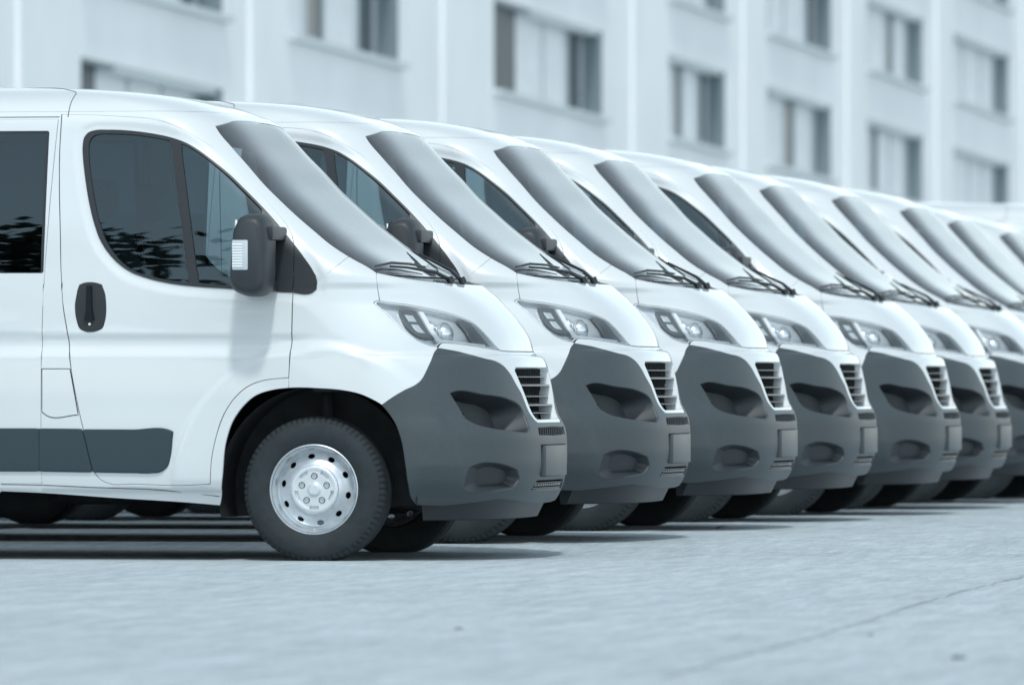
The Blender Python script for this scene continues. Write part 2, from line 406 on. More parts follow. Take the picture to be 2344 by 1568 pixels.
c_ws_bot = [fy(0.0, 1.343)] + [np.array([t * c_wse[-1][0], w_of(1.343) * (1 - t**3) + c_wse[-1][1] * t**3]) for t in np.linspace(.04, 1, 30)]
c_hoodrear = [np.array([t * c_wse[-1][0], w_of(1.308) * (1 - t**4) + (c_wse[-1][1] - .004) * t**4]) for t in np.linspace(0, 1, 32)]
hoodgap = [(858, 624), (861, 656), (866, 688)]
c_hg = U(hoodgap)
hl_top = [(852.4, 693), (858, 689), (866, 688), (873, 689.6), (929, 697), (984, 707), (1026, 717), (1059, 728), (1081.5, 739), (1101, 756), (1118, 775), (1134, 794.5), (1141, 802)]
hl_bot = [(1141, 802), (1123, 799), (1068, 790), (1026, 785.5), (1005, 786), (996, 794), (979, 791), (956.6, 782), (929, 763), (901, 738), (879, 716), (859, 700), (852.4, 693)]
c_ht, c_hb = U(hl_top), U(hl_bot)
HEAD = join(c_ht, c_hb)
k866 = int(np.argmin([np.linalg.norm(p - c_hg[-1]) for p in c_ht]))
bum_seam = [(998, 797), (993, 803), (984, 825), (973, 850), (962, 869.5), (952, 879), (923, 894.5), (895.5, 911), (873, 927)]
c_bs = U(bum_seam)
bum_top = [(998, 797), (1034, 803), (1068, 810), (1109, 821), (1134, 828), (1151, 839), (1165, 855.6), (1179, 880.6)]
c_bt = U(bum_top)
arch = [(499.7, 1157), (507, 1096), (518, 1003), (531, 966), (553.6, 932), (583, 906), (620.5, 893), (660, 888), (732, 889), (788, 894), (825, 902.6), (851, 914), (873, 927), (888, 943.5), (903, 966), (918, 1006.6), (927, 1059), (934.6, 1114), (940, 1143), (950, 1156)]
c_ar = U(arch)
kA = int(np.argmin([np.linalg.norm(p - unp(660, 888)) for p in c_ar])); kB = int(np.argmin([np.linalg.norm(p - c_bs[-1]) for p in c_ar]))
c_ar[kB] = c_bs[-1]
SX = lambda x, z: sw_of(x, z)
def XL(a, b, step=.03):
    k = max(1, int(math.hypot(b[0] - a[0], b[1] - a[1]) / step)); return [sw_of(a[0] + (b[0] - a[0]) * i / k, a[1] + (b[1] - a[1]) * i / k) for i in range(k + 1)]
def XP(*pts, step=.014): return join(*[XL(pts[i], pts[(i + 1) % len(pts)], step) for i in range(len(pts))])

# hood leading edge, front panel, bumper in (y, z)
z_hood = .988
c_hl_end = c_ht[-1]
c_lead = [np.array([c_hl_end[0] * t, w_of(z_hood) * (1 - t**6) + c_hl_end[1] * t**6]) for t in np.linspace(1, 0, 24)]       # headlight -> centre
# --- body side (sill, pillars, roof rail, header)
ZR = 2.112
XR = -4.42
rear_arch = [SX(-3.45 + .47 * math.cos(a), max(.335 + .455 * math.sin(a), .30)) for a in np.linspace(-.08, math.pi + .08, 40)]
sill = [SX(-2.96, .305)] + line(SX(-2.9, .31), SX(-1.5, .322)) + U([(0, 1125), (95, 1129), (258, 1140), (430, 1151), (499.7, 1157)])
side_poly = join(line(SX(XR, .42), SX(-3.95, .42)), [rear_arch[i] for i in range(39, -1, -1)], sill, c_ar[:kA + 1], [c_dl[0]], c_dl, c_db, c_dt, [unp(697, 600)], [unp(712, 626)],
                 c_as, c_wse_up[::-1], c_ws_top[::-1])
side_poly = join(side_poly, line(fy(0.0, 2.085), fy(0., ZR), .01)[1:], [np.array([s_, w_of(ZR)]) for s_ in np.arange(.03, S0 + (XC(ZR) - LF(ZR) - XR), .03)], XL((XR, ZR), (XR, .42)))
# sliding door and rear windows
sd_poly = XP((-1.245, 2.075), (-1.265, 1.7), (-1.282, 1.30), (-1.287, .8), (-1.287, .37), (-2.5, .37), (-2.5, 2.075))
def rrect(x0, x1, z0, z1, r_, x0b=None):
    pts = []
    for cx, cz, a0 in ((x1 - r_, z1 - r_, 0), (x0 + r_, z1 - r_, 90), (x0 + r_, z0 + r_, 180), (x1 - r_, z0 + r_, 270)):
        for k in range(6):
            a = R(a0 + k * 18); pts.append((cx + r_ * math.cos(a), cz + r_ * math.sin(a)))
    return XP(*pts)
win2 = rrect(-2.42, -1.283, 1.352, 2.022, .012)
win3 = rrect(-4.22, -2.62, 1.352, 2.022, .05)
me = panel_mesh('body_side', side_poly, [sd_poly, win3], h=.022, gap=.0022, flange=.02)
both('body_side', me, M['paint'], VV)
me = panel_mesh('sliding_door', sd_poly, [win2], h=.032, gap=.0016, flange=.02, hgap=.0)
sdr = both('sliding_door', me, M['paint'], VV)
for w_, par in ((win2, sdr), (win3, VV)):
    me = panel_mesh('rear_window', w_, [], h=.05, gap=.004, off=-.006, flange=.004)
    both('rear_window', me, M['dglass'], par)
me = panel_mesh('window_seal', list(offset2(np.array(win2) if area(win2) > 0 else np.array(win2[::-1]), .004)), [list(offset2(np.array(win2) if area(win2) > 0 else np.array(win2[::-1]), -.012))], h=.03, gap=0, off=-.003, flange=.01)
both('window_seal', me, M['black'], sdr)
# --- roof
zr = np.concatenate([[ZR], np.linspace(2.12, 2.20, 9), np.linspace(2.208, 2.24, 9), [2.243, 2.246, 2.248, 2.25, 2.2515, 2.2528, 2.254]])
rows = []; nrm = []
for z in zr:
    w = float(w_of(z)); smax = S0 + (XC(z) - LF(z) - XR); ss = np.concatenate([np.linspace(0, S0, 50), np.linspace(S0, smax, 60)[1:]])
    rows.append(surf(ss, np.full_like(ss, w)))
nc = len(rows[0]); V = np.array(rows).reshape(-1, 3); Fc = []
for i in range(len(zr) - 1):
    for j in range(nc - 1): Fc.append((i * nc + j, (i + 1) * nc + j, (i + 1) * nc + j + 1, i * nc + j + 1))
Vm = V.copy(); Vm[:, 1] *= -1; k = len(V)
Fa = Fc + [tuple(k + q for q in f[::-1]) for f in Fc]
Va = np.concatenate([V, Vm])
me = mesh_from('roof', Va, Fa, smooth=None)
bm = bmesh.new(); bm.from_mesh(me); bmesh.ops.remove_doubles(bm, verts=bm.verts[:], dist=.0006)
top = [v for v in bm.verts if v.co.z > 2.2525]
bmesh.ops.recalc_face_normals(bm, faces=bm.faces[:]); bm.to_mesh(me); bm.free()
me.polygons.foreach_set('use_smooth', [True] * len(me.polygons)); me.update()
new_obj('roof', me, VAN, M['paint'])
# close the thin slot left along the roof crown
MB().box(XR, -2.55, -.055, .055, 2.235, 2.2548, .002).build('roof_crown', M['paint'], VAN)
# --- rear face
rb = [(sg * WF(z) * 1.0, z) for sg, zz in ((1, np.linspace(.30, 2.25, 40)), (-1, np.linspace(2.25, .30, 40))) for z in zz]
mb = MB(); mb.rings([[(XR + .004, y, z) for y, z in rb], [(XR - .03, y * .985, .3 + (z - .3) * .992) for y, z in rb]]); mb.build('rear_door', M['paint'], VAN, fix=True)

# --- front door
glass_r = [(600, 482), (607, 560), (611, 663)]
dl_ccw = np.array(DLO if area(DLO) > 0 else DLO[::-1])
inn = offset2(np.array(resample(list(dl_ccw), .012)), -.014)
def side_of(p, l):   # >0 when p lies rearwards (larger s) of polyline l (roughly vertical)
    l = np.array(l); o = np.argsort(l[:, 1]); return p[0] - np.interp(p[1], l[o, 1], l[o, 0])
def clip_part(loop, test, cut=None, sh=0.):
    n = len(loop); ins = [test(p) for p in loop]; st = [i for i in range(n) if ins[i] and not ins[i - 1]][0]; out = []
    for k in range(n):
        if ins[(st + k) % n]: out.append(loop[(st + k) % n])
        else: break
    if cut is not None:
        l = np.array(cut); l = l[np.argsort(l[:, 1])]; w0, w1 = out[-1][1], out[0][1]; ws = np.linspace(w0, w1, 24)[1:-1]
        return join(out, [np.array([np.interp(w_, l[:, 1], l[:, 0]) + sh, w_]) for w_ in ws])
    return join(out, line(out[-1], out[0], .012))
cutl = U([(600, 440), (603, 700)], .01)
hole = clip_part(inn, lambda p: side_of(p, cutl) > .001, cutl, .0)
me = panel_mesh('front_door', DOOR, [hole], h=.015, gap=.0032, flange=.022, hgap=0)
DR = both('front_door', me, M['paint'], VV)
# trim: ring + divider + sail (black)
div_l = U([(386, 300), (431, 665)], .01); div_r = U([(406, 300), (453, 672)], .01)
g1 = []; g2 = []
hole_d = np.array(resample(hole, .008)); gin = offset2(np.array(resample(list(join(hole) if area(hole) > 0 else join(hole)[::-1]), .01)), -.010)
g1 = clip_part(gin, lambda p: side_of(p, div_l) > 0, div_l)
g2 = clip_part(gin, lambda p: side_of(p, div_r) < 0, div_r)
# full trim covers DLO, with the two panes open, split at the door shut line
dshut = unp(668, 620)[0]
dl_s = np.array(resample(list(dl_ccw), .01))
t_door = clip_part(dl_s, lambda p: side_of(p, c_df + c_dt[-20:]) > .002, c_df + c_dt[-20:], .002)
t_fen = clip_part(dl_s, lambda p: side_of(p, c_df + c_dt[-20:]) < -.002, c_df + c_dt[-20:], -.002)
me = panel_mesh('window_trim', t_door, [g1, g2], h=.009, gap=.001, off=.0055, flange=.016, hgap=0)
both('window_trim', me, M['black'], DR)
me = panel_mesh('mirror_sail', t_fen, [], h=.009, gap=.001, off=.0055, flange=.009)
me1 = me
for nm, g in (('window_glass', g1), ('quarter_glass', g2)):
    me = panel_mesh(nm, g, [], h=.014, gap=-.002, off=-.004, flange=.003); both(nm, me, M['glass'], DR)
# --- fender
fen = join(c_df[::-1][0:1], c_df[::-1], [unp(697, 600)], [unp(712, 626)], c_as, c_wse_lo, c_hg, c_ht[:k866 + 1][::-1], c_hb[::-1])
kk = int(np.argmin([np.linalg.norm(p - c_bs[0]) for p in c_hb]))
fen = join(c_df[::-1], [unp(697, 600)], [unp(712, 626)], c_as, c_wse_lo, c_hg, c_ht[:k866 + 1][::-1], c_hb[kk:][::-1], c_bs, c_ar[kA:kB][::-1])
me = panel_mesh('fender', fen, [], h=.016, gap=.0022, flange=.02)
FE = both('fender', me, M['paint'], VV)
both('mirror_sail', me1, M['black'], FE)
# --- hood
hood_half = join(c_hoodrear, c_hg, c_ht[k866:], c_lead)
me = panel_mesh('hood', sym(hood_half), [], h=.024, gap=.003, flange=.02)
new_obj('hood', me, VAN, M['paint'])
# --- windshield with dark border, cowl
wsh = sym(join(c_ws_top, c_wse, c_ws_bot[::-1]))
wccw = np.array(wsh if area(wsh) > 0 else wsh[::-1])
def xoff(p, d): return [q for q in offset2(np.array(resample(list(p), .02)), d)]
me = panel_mesh('windshield', wsh, [], h=.02, gap=.003, off=-.003, flange=.004)
WS = new_obj('windshield', me, VAN, M['wglass'])
me = panel_mesh('windshield_border', wsh, [xoff(wccw, -.034)], h=.014, gap=.005, off=-.0085, flange=.002)
new_obj('windshield_border', me, WS, M['gloss'])
cow = sym(join(c_ws_bot, c_hoodrear[::-1]))
me = panel_mesh('cowl', cow, [], h=.014, gap=.003, off=-.012, flange=.03)
CW = new_obj('cowl', me, VAN, M['bezel'])
# --- front panel (white upper bumper and grille frame)
gr_open = join(line(fy(0, .915), fy(.40, .915)), line(fy(.40, .915), fy(.425, .897)), line(fy(.425, .897), fy(.285, .675)), line(fy(.285, .675), fy(.265, .667)), line(fy(.265, .667), fy(0, .667)))
GR = sym(gr_open)
ibt = len(c_bt); z_fb = .652
c_fr = join(c_bt, [fy(.40, .79), fy(.355, .72), fy(.315, .665), fy(.29, z_fb + .003), fy(.27, z_fb)], line(fy(.27, z_fb), fy(0, z_fb)))
khb = int(np.argmin([np.linalg.norm(p - unp(1005, 786)) for p in c_hb]))
fp_half = join(c_lead[::-1], c_hb[:khb + 1], c_fr)
fp_half = join([np.array([p[0], p[1] - .0]) for p in c_lead[::-1]], c_hb[1:khb + 1], [c_bt[0]], c_fr)
me = panel_mesh('grille_frame', sym(fp_half), [GR], h=.018, gap=.003, flange=.03, holeflange=.075, hgap=0)
FP = new_obj('grille_frame', me, VAN, M['paint'])
# --- bumper
intake = U([(1025.6, 899), (1037, 894.5), (1104, 901), (1159, 911), (1185, 925), (1200, 954), (1211, 985), (1203, 992), (1178, 989), (1122, 981), (1085, 971), (1063, 958), (1044, 928.6), (1025.6, 899)])
fog = U([(1057, 1117), (1063, 1092), (1072, 1068), (1089, 1060.5), (1159.5, 1064), (1182, 1073.6), (1187, 1096), (1174, 1118), (1122, 1126), (1065, 1124), (1057, 1117)])
lowg = sym(join(line(fy(0, .638), fy(.33, .634)), line(fy(.33, .634), fy(.33, .592)), line(fy(.33, .592), fy(0, .588))))
louv = sym(join(line(fy(0, .385), fy(.33, .385)), line(fy(.33, .385), fy(.40, .332)), line(fy(.40, .332), fy(0, .332))))
prec = sym(join(line(fy(0, .552), fy(.31, .552)), line(fy(.31, .552), fy(.30, .398)), line(fy(.30, .398), fy(0, .398))))
bum_half = join([p for p in c_fr[::-1]], c_bs, c_ar[kB:], U([(950, 1156), (1000, 1158), (1066, 1152), (1141, 1142)]), [fy(.35, .278), fy(.2, .272), fy(0, .27)])
mir = lambda lp: [np.array([-p[0], p[1]]) for p in lp]
me = panel_mesh('bumper', sym(bum_half), [join(intake), mir(join(intake)), join(fog), mir(join(fog)), lowg, louv, prec], h=.022, gap=.002, flange=.03, holeflange=.012, hgap=0, lip=.004)
BU = new_obj('bumper', me, VAN, M['plastic'])
def pocket(name, loop, depth, shrink, m, parent, h=.03, shift=(0, 0), mirrored=True, mid=.5, walls=True):
    """recess behind an opening: walls narrowing to a floor"""
    lp = np.array(resample([np.array(p) for p in loop], .016));
    if area(lp) < 0: lp = lp[::-1]
    c = lp.mean(0); rg = []
    for t in (0, .15, mid, 1.0):
        q = c + (lp - c) * (1 - shrink * t) + np.array(shift) * t
        rg.append(surf(q[:, 0], q[:, 1], False) - surfn(q[:, 0], q[:, 1]) * (.006 + depth * t))
    mb = MB(); n = len(lp); v = [p for r_ in rg for p in r_]; f = []
    for i in range(3 if walls else 0):
        for j in range(n): k = (j + 1) % n; f.append((i * n + j, i * n + k, (i + 1) * n + k, (i + 1) * n + j))
    q = c + (lp - c) * (1 - shrink) + np.array(shift)
    vv, T, lps = tri_region(list(q), [], h); b = len(v)
    P_ = surf(vv[:, 0], vv[:, 1], False) - surfn(vv[:, 0], vv[:, 1]) * (.006 + depth)
    v = v + list(P_); f += [(b + t[0], b + t[2], b + t[1]) for t in T]
    me = mesh_from(name, v, f, 40)
    if mirrored: return both(name, me, m, (parent, parent))
    return new_obj(name, me, parent, m)
pocket('intake_recess', join(intake), .12, .28, M['dplas'], BU, shift=(.03, .0))
pocket('fog_recess', join(fog), .045, .35, M['dplas'], BU, shift=(-.03, -.005))
pocket('lower_grille_recess', lowg, .05, .02, M['black'], BU, mirrored=False)
pocket('louvre_recess', louv, .05, .02, M['black'], BU, mirrored=False)
pocket('plate_recess', prec, .022, .02, M['black'], BU, mirrored=False)
pocket('grille_back', GR, .078, -.03, M['black'], FP, mirrored=False, walls=False)
# intake fins
for k in range(4):
    p = unp(1052 + k * 5, 940 + k * 8); q = unp(1072 + k * 4, 942 + k * 8)
    pts = [surf(np.array([a[0]]), np.array([a[1]]))[0] - surfn(np.array([a[0]]), np.array([a[1]]))[0] * dd for a, dd in ((p, .018), (q, .045))]
    o = MB().tube(pts, .006).build('intake_fin', M['black'], BU)
# grille slats
def slat(name, z, yh, dz, d0, d1, m, parent, n=30):
    rg = []
    for y in np.linspace(-yh, yh, n):
        s_, w_ = fy(y, z); p = surf(np.array([s_]), np.array([w_]), False)[0]; nn = surfn(np.array([s_]), np.array([w_]))[0]; nn[2] = 0; nn /= np.linalg.norm(nn)
        e = dz / 2
        rg.append([p - nn * d0 + np.array([0, 0, -e * .5]), p - nn * d0 + np.array([0, 0, e * .5]), p - nn * (d0 + .006) + np.array([0, 0, e]), p - nn * d1 + np.array([0, 0, e + .006]), p - nn * d1 + np.array([0, 0, -e]), p - nn * (d0 + .006) + np.array([0, 0, -e])])
    return MB().rings(rg).build(name, m, parent, fix=True)
for z, th, d0 in ((.868, .006, .022), (.828, .010, .008), (.776, .006, .022), (.735, .010, .008), (.698, .006, .022)):
    yh = .285 + (z - .675) / (.897 - .675) * .14 - .004
    slat('grille_slat', z, yh, th, d0, .07, M['slat'], FP)
for y in np.linspace(-.36, .36, 17):
    s_, w_ = fy(y, .8); p = surf(np.array([s_]), np.array([w_]), False)[0]
    zb = max(.675, .675 + (abs(y) - .28) / .14 * .22)
    MB().box(p[0] - .085, p[0] - .06, -y - .004, -y + .004, zb, .905).build('grille_rib', M['under'], FP)
for y in np.linspace(-.29, .29, 13):
    s_, w_ = fy(y, .61); p = surf(np.array([s_]), np.array([w_]), False)[0]
    MB().box(p[0] - .05, p[0] - .012, -y - .004, -y + .004, .588, .638).build('lower_grille_rib', M['plastic'], BU)
for z, yh in ((.37, .345), (.346, .37)):
    slat('louvre_slat', z, yh, .008, .006, .04, M['plastic'], BU)
for z in (.359, .3375, .381):
    for y in np.linspace(-.30, .30, 13):
        s_, w_ = fy(y, z); p = surf(np.array([s_]), np.array([w_]), False)[0]
        if z != .381: MB().box(p[0] - .03, p[0] - .008, -y - .012, -y + .012, z - .005, z + .005, .001).build('louvre_bar', M['slat'], BU)
# lower lip under the bumper
lipc = [fy(y, .285) for y in np.linspace(-.90, .90, 50)]
rg = []
for s_, w_ in lipc:
    p = surf(np.array([s_]), np.array([w_]), False)[0]
    rg.append([(p[0] - .035, p[1] * .955, .31), (p[0] - .085, p[1] * .93, .205), (p[0] - .12, p[1] * .92, .20), (p[0] - .13, p[1] * .92, .31)])
MB().rings(rg).build('air_dam', M['black'], BU, fix=True)
# plate
px0 = float(XC(.47)) - .004
mb = MB().box(px0 - .02, px0 + .012, -.262, .262, .402, .546, .004); mb.build('plate_holder', M['plate'], BU)
# --- headlights
def hpan(nm, pts, off, m, par, h=.012, gap=0., fl=.004): me = panel_mesh(nm, join(U(pts)), [], h=h, gap=gap, off=off, flange=fl); return both(nm, me, m, par)
me = panel_mesh('headlight', HEAD, [], h=.018, gap=.004, off=-.001, flange=.002)
HL = both('headlight', me, M['lens'], VV)
me = panel_mesh('headlight_housing', HEAD, [xoff(np.array(HEAD if area(HEAD) > 0 else HEAD[::-1]), -.007)], h=.014, gap=.003, off=-.002, flange=.034, holeflange=.034, hgap=0)
both('headlight_housing', me, M['guide'], HL)
hpan('headlight_back', hl_top + hl_bot[1:], -.034, M['satin'], HL, h=.02)
hpan('light_bezel', [(914, 706), (932, 706), (952, 709), (968, 735), (985, 762), (999, 775), (975, 774), (950, 762), (930, 742), (914, 706)], -.014, M['bezel'], HL, fl=.010)
hpan('indicator_cell', [(926, 718), (944, 720), (953, 734), (936, 733), (926, 718)], -.011, M['satin'], HL, h=.01)
hpan('indicator_cell', [(941, 740), (956, 741), (972, 761), (955, 757), (941, 740)], -.011, M['satin'], HL, h=.01)
hpan('inner_bezel', [(1049, 730), (1068, 733), (1090, 752), (1108, 774), (1124, 793), (1082, 780), (1070, 756), (1049, 730)], -.012, M['bezel'], HL, fl=.01)
hpan('light_guide', [(958, 711), (968, 712), (1004, 775), (1110, 788), (1112, 793), (998, 781), (958, 711)], -.009, M['guide'], HL, fl=.012, h=.008)
def lamp_at(px, py, r_, dep, nm, m, par):
    a = unp(px, py); p = surf(np.array([a[0]]), np.array([a[1]]))[0]; n = surfn(np.array([a[0]]), np.array([a[1]]))[0]
    ax = Vector((.88, -.42, .1)).normalized(); q = Vector(ax).to_track_quat('Y', 'Z').to_matrix()
    c = Vector(p) - Vector(n) * dep; mb = MB().lathe([(0.0005, .03), (r_ * .4, .027), (r_ * .75, .016), (r_ * .96, .0), (r_, -.008), (r_ * 1.08, -.002), (r_ * 1.14, -.012), (r_ * 1.14, -.04)], 28)
    mb.v = [tuple(c + q @ Vector(v)) for v in mb.v]
    me = mesh_from(nm, mb.v, mb.f, 40); both(nm, me, m, par)
lamp_at(1029, 757, .05, .036, 'projector_lamp', M['chrome'], HL)
lamp_at(992, 742, .03, .036, 'reflector', M['chrome'], HL)

# --- door handle, lock, claddings, fuel flap, seams
def at(x, z, out=0.):
    a = sw_of(x, z); p = surf(np.array([a[0]]), np.array([a[1]]))[0]; return Vector((p[0], p[1] - out, p[2]))
def px_sz(px, py):
    a = unp(px, py); p = surf(np.array([a[0]]), np.array([a[1]]))[0]; return p
hnd = [(175, 668), (180, 652), (193, 648), (216, 648), (229, 652), (235, 668), (239, 700), (236, 735), (230, 751), (218, 757), (190, 757), (180, 751), (174, 735), (170, 700), (175, 668)]
me = panel_mesh('door_handle', join(U(hnd)), [], h=.012, gap=0, off=.004, flange=.006, lip=.003)
HD = both('door_handle', me, M['black'], DR)
h2 = [(182, 676), (188, 660), (203, 656), (220, 660), (227, 676), (230, 700), (225, 726), (203, 732), (181, 726), (177, 700), (182, 676)]
p0, p1 = px_sz(202, 654), px_sz(202, 733)
mb = MB(); mb.rings([[(p[0] + dx * sx_, p[1] - oy, p[2]) for dx, oy in ((-.018, .004), (-.012, .022), (.012, .022), (.018, .004))] for p, sx_ in ((p0, .8), (p0 * .75 + p1 * .25, .9), (p0 * .3 + p1 * .7, 1.0), (p1, 1.5))]); me = mesh_from('handle_lever', mb.v, mb.f, 30)
both('handle_lever', me, M['gloss'], HD)
p = px_sz(203, 742); mb = MB().lathe([(.0005, -.010), (.006, -.010), (.008, -.006), (.008, .0)], 16, tuple(p)); me = mesh_from('lock_barrel', mb.v, mb.f, 30); both('lock_barrel', me, M['chrome'], HD)
def clad(pts, par):
    lp = join(pts); me = panel_mesh('cladding', lp, [], h=.022, gap=.001, off=.012, flange=.012, lip=.007); both('cladding', me, M['clad'], par)
clad(U([(190, 985), (300, 985.5), (386, 986.5), (392, 989), (391, 997), (385, 1047), (379, 1066), (366, 1077), (344, 1080), (300, 1079.5), (213, 1078), (190, 985)]), DR)
clad(U([(90, 983), (184, 984), (207, 1078), (90, 1076), (90, 983)]), VV)
clad(XP((-1.298, .623), (-2.49, .623), (-2.49, .433), (-1.298, .433)), sdr)
clad(XP((-2.515, .623), (-2.88, .623), (-2.85, .433), (-2.515, .433)), VV)
me = panel_mesh('fuel_flap', join(U([(94, 844.5), (157, 844.5), (176, 949), (105, 950), (94, 941), (94, 844.5)])), [], h=.03, gap=.0005, off=.0022, flange=.003, lip=.0012)
new_obj('fuel_flap', me, VAN, M['paint'])
def seam(pts, name, par, r_=.0022, m='under'):
    P_ = [surf(np.array([a[0]]), np.array([a[1]]))[0] + surfn(np.array([a[0]]), np.array([a[1]]))[0] * .0002 for a in pts]
    mb = MB().tube(P_, r_, 6); me = mesh_from(name, mb.v, mb.f, 40); both(name, me, M[m], par)
seam(U([(94, 844.5), (158, 844.5), (177, 949), (105, 950.5), (94, 942), (94, 844.5)]), 'flap_seam', VV, .0028)
seam(join(U([(0, 1108), (95, 1110), (210, 1115), (260, 1117), (340, 1120), (430, 1128), (499, 1136)])), 'sill_seam', VV, .0018)
seam(line(fy(.02, 2.1 - .0), fy(.02, 2.1)) + [], 'sill_seam', VV, .0001) if False else None
seam([np.array([s_, w_of(2.086)]) for s_ in np.arange(S0 + (XC(2.086) - LF(2.086) + 1.24), S0 + (XC(2.086) - LF(2.086) - XR), .04)], 'roof_gutter', VV, .0022)
# roof seam behind the cab
rs = []
for z in np.concatenate([np.linspace(2.085, 2.2, 12), np.linspace(2.21, 2.244, 10)]):
    s_ = S0 + (XC(z) - LF(z) + 1.2)
    if s_ > 0: rs.append(np.array([s_, float(w_of(z))]))
seam(rs, 'roof_seam', VV, .0018)

# dark strips sunk in the shut lines, standing in for gap shade
def gap_shade(pts, name, par, dep=.0065, r_=.0045):
    a = np.array(pts); P_ = surf(a[:, 0], a[:, 1]) - surfn(a[:, 0], a[:, 1]) * dep
    mb = MB().tube(P_, r_, 6); me = mesh_from(name, mb.v, mb.f, 40)
    both(name, me, M['under'], par)
gap_shade(DOOR + DOOR[:1], 'door_gap_shade', DR)
gap_shade(sd_poly + sd_poly[:1], 'door_gap_shade', sdr, .006, .0035)
gap_shade(c_as, 'fender_gap_shade', FE, .006, .004); gap_shade(c_hg, 'hood_gap_shade', VV, .0065, .0045); gap_shade(c_bs, 'bumper_gap_shade', FE); gap_shade(c_ht + c_hb, 'headlight_gap_shade', HL, .008, .005)
gap_shade(c_lead, 'hood_gap_shade', VV, .012, .007); gap_shade(c_bt, 'bumper_gap_shade', VV, .007, .004)
# --- mirrors
mp = lambda px, py, y: (lambda v: CAM + (y - CAM[1]) / v[1] * v)((px - 1172) / FPX * RV + DV + np.array([0, 0, (YH - py) / FPX]))
hs = [(541, 497), (556, 490), (572, 488), (588, 490), (602, 503), (609, 530), (610, 590), (609, 640), (604, 664), (588, 676), (565, 679), (545, 675), (527, 665), (519, 648), (520, 610), (524, 560), (529, 520)]
H3 = np.array([mp(a, b, -1.28) for a, b in curve(hs + [hs[0]], .02)[:-1]]); hc = H3.mean(0)
rg = []
for y, k in ((-1.055, .6), (-1.065, .80), (-1.085, .92), (-1.125, 1.0), (-1.19, 1.0), (-1.24, .97), (-1.275, .90), (-1.298, .79), (-1.307, .66)):
    rg.append([(hc[0] + (p[0] - hc[0]) * k, y, hc[2] + (p[2] - hc[2]) * (1 - (1 - k) * .62)) for p in H3])
mb = MB().rings(rg); me = mesh_from('door_mirror', mb.v, mb.f, 50)
bm = bmesh.new(); bm.from_mesh(me); bmesh.ops.recalc_face_normals(bm, faces=bm.faces[:]); bm.to_mesh(me); bm.free()
MI = both('door_mirror', me, M['dplas'], DR)
a0 = mp(547, 584, -1.3)
mb = MB().box(a0[0] - .038, a0[0] + .038, -1.312, -1.285, a0[2] - .07, a0[2] + .07, .008); me = mesh_from('mirror_indicator', mb.v, mb.f, 30); I1 = both('mirror_indicator', me, M['indl'], MI)
for k in range(9):
    z = a0[2] - .055 + k * .0125
    mb = MB().box(a0[0] - .036, a0[0] + .012, -1.3155, -1.31, z, z + .007, .001); me = mesh_from('indicator_rib', mb.v, mb.f, 30); both('indicator_rib', me, M['guide'], MI)
for (pxa, pya, dz, yy) in ((620, 535, .032, -1.16), (606, 655, .025, -1.16)):
    c = mp(pxa, pya, -1.1)
    mb = MB().box(c[0] - .05, c[0] + .035, -1.24, -.93, c[2] - dz, c[2] + dz, .012); me = mesh_from('mirror_arm', mb.v, mb.f, 30); both('mirror_arm', me, M['black'], MI)
gz0 = H3[:, 2].min() + .03; gz1 = H3[:, 2].max() - .03
mb = MB().box(H3[:, 0].min() + .03, H3[:, 0].min() + .042, -1.26, -1.11, gz0, gz1, .004); me = mesh_from('mirror_glass', mb.v, mb.f, 30); both('mirror_glass', me, M['chrome'], MI)

# --- wheels
def tyre_mesh():
    n = 216; prof = [(.200, .004), (.207, .0), (.216, -.006), (.235, -.014), (.262, -.019), (.283, -.018), (.300, -.013), (.312, -.008), (.3185, -.003), (.327, .003), (.335, .013), (.3395, .030), (.341, .05), (.341, .086), (.335, .088), (.335, .098), (.341, .10), (.341, .146), (.339, .165), (.33, .19), (.31, .205), (.26, .212), (.21, .20), (.20, .19)]
    rings = []
    for k in range(n):
        a = 2 * math.pi * k / n; rg = []
        for r_, y in prof:
            if .318 <= r_ and y < .045 and k % 3 == 0: r_ -= .0045; y += .0035 if r_ < .335 else 0
            x, z = r_ * math.cos(a), r_ * math.sin(a)
            if z < -.332: z = -.332 + (z + .332) * .02
            if z < -.2: yb = (-.2 - z) / .135; y = y - .006 * yb if y < .05 else y
            rg.append((x, y - .0, z))
        rings.append(rg)
    m_ = len(prof); v = [p for q in rings for p in q]; f = []
    for k in range(n):
        for j in range(m_ - 1): kk = (k + 1) % n; f.append((k * m_ + j, k * m_ + j + 1, kk * m_ + j + 1, kk * m_ + j))
    return mesh_from('tyre', v, f, 28)
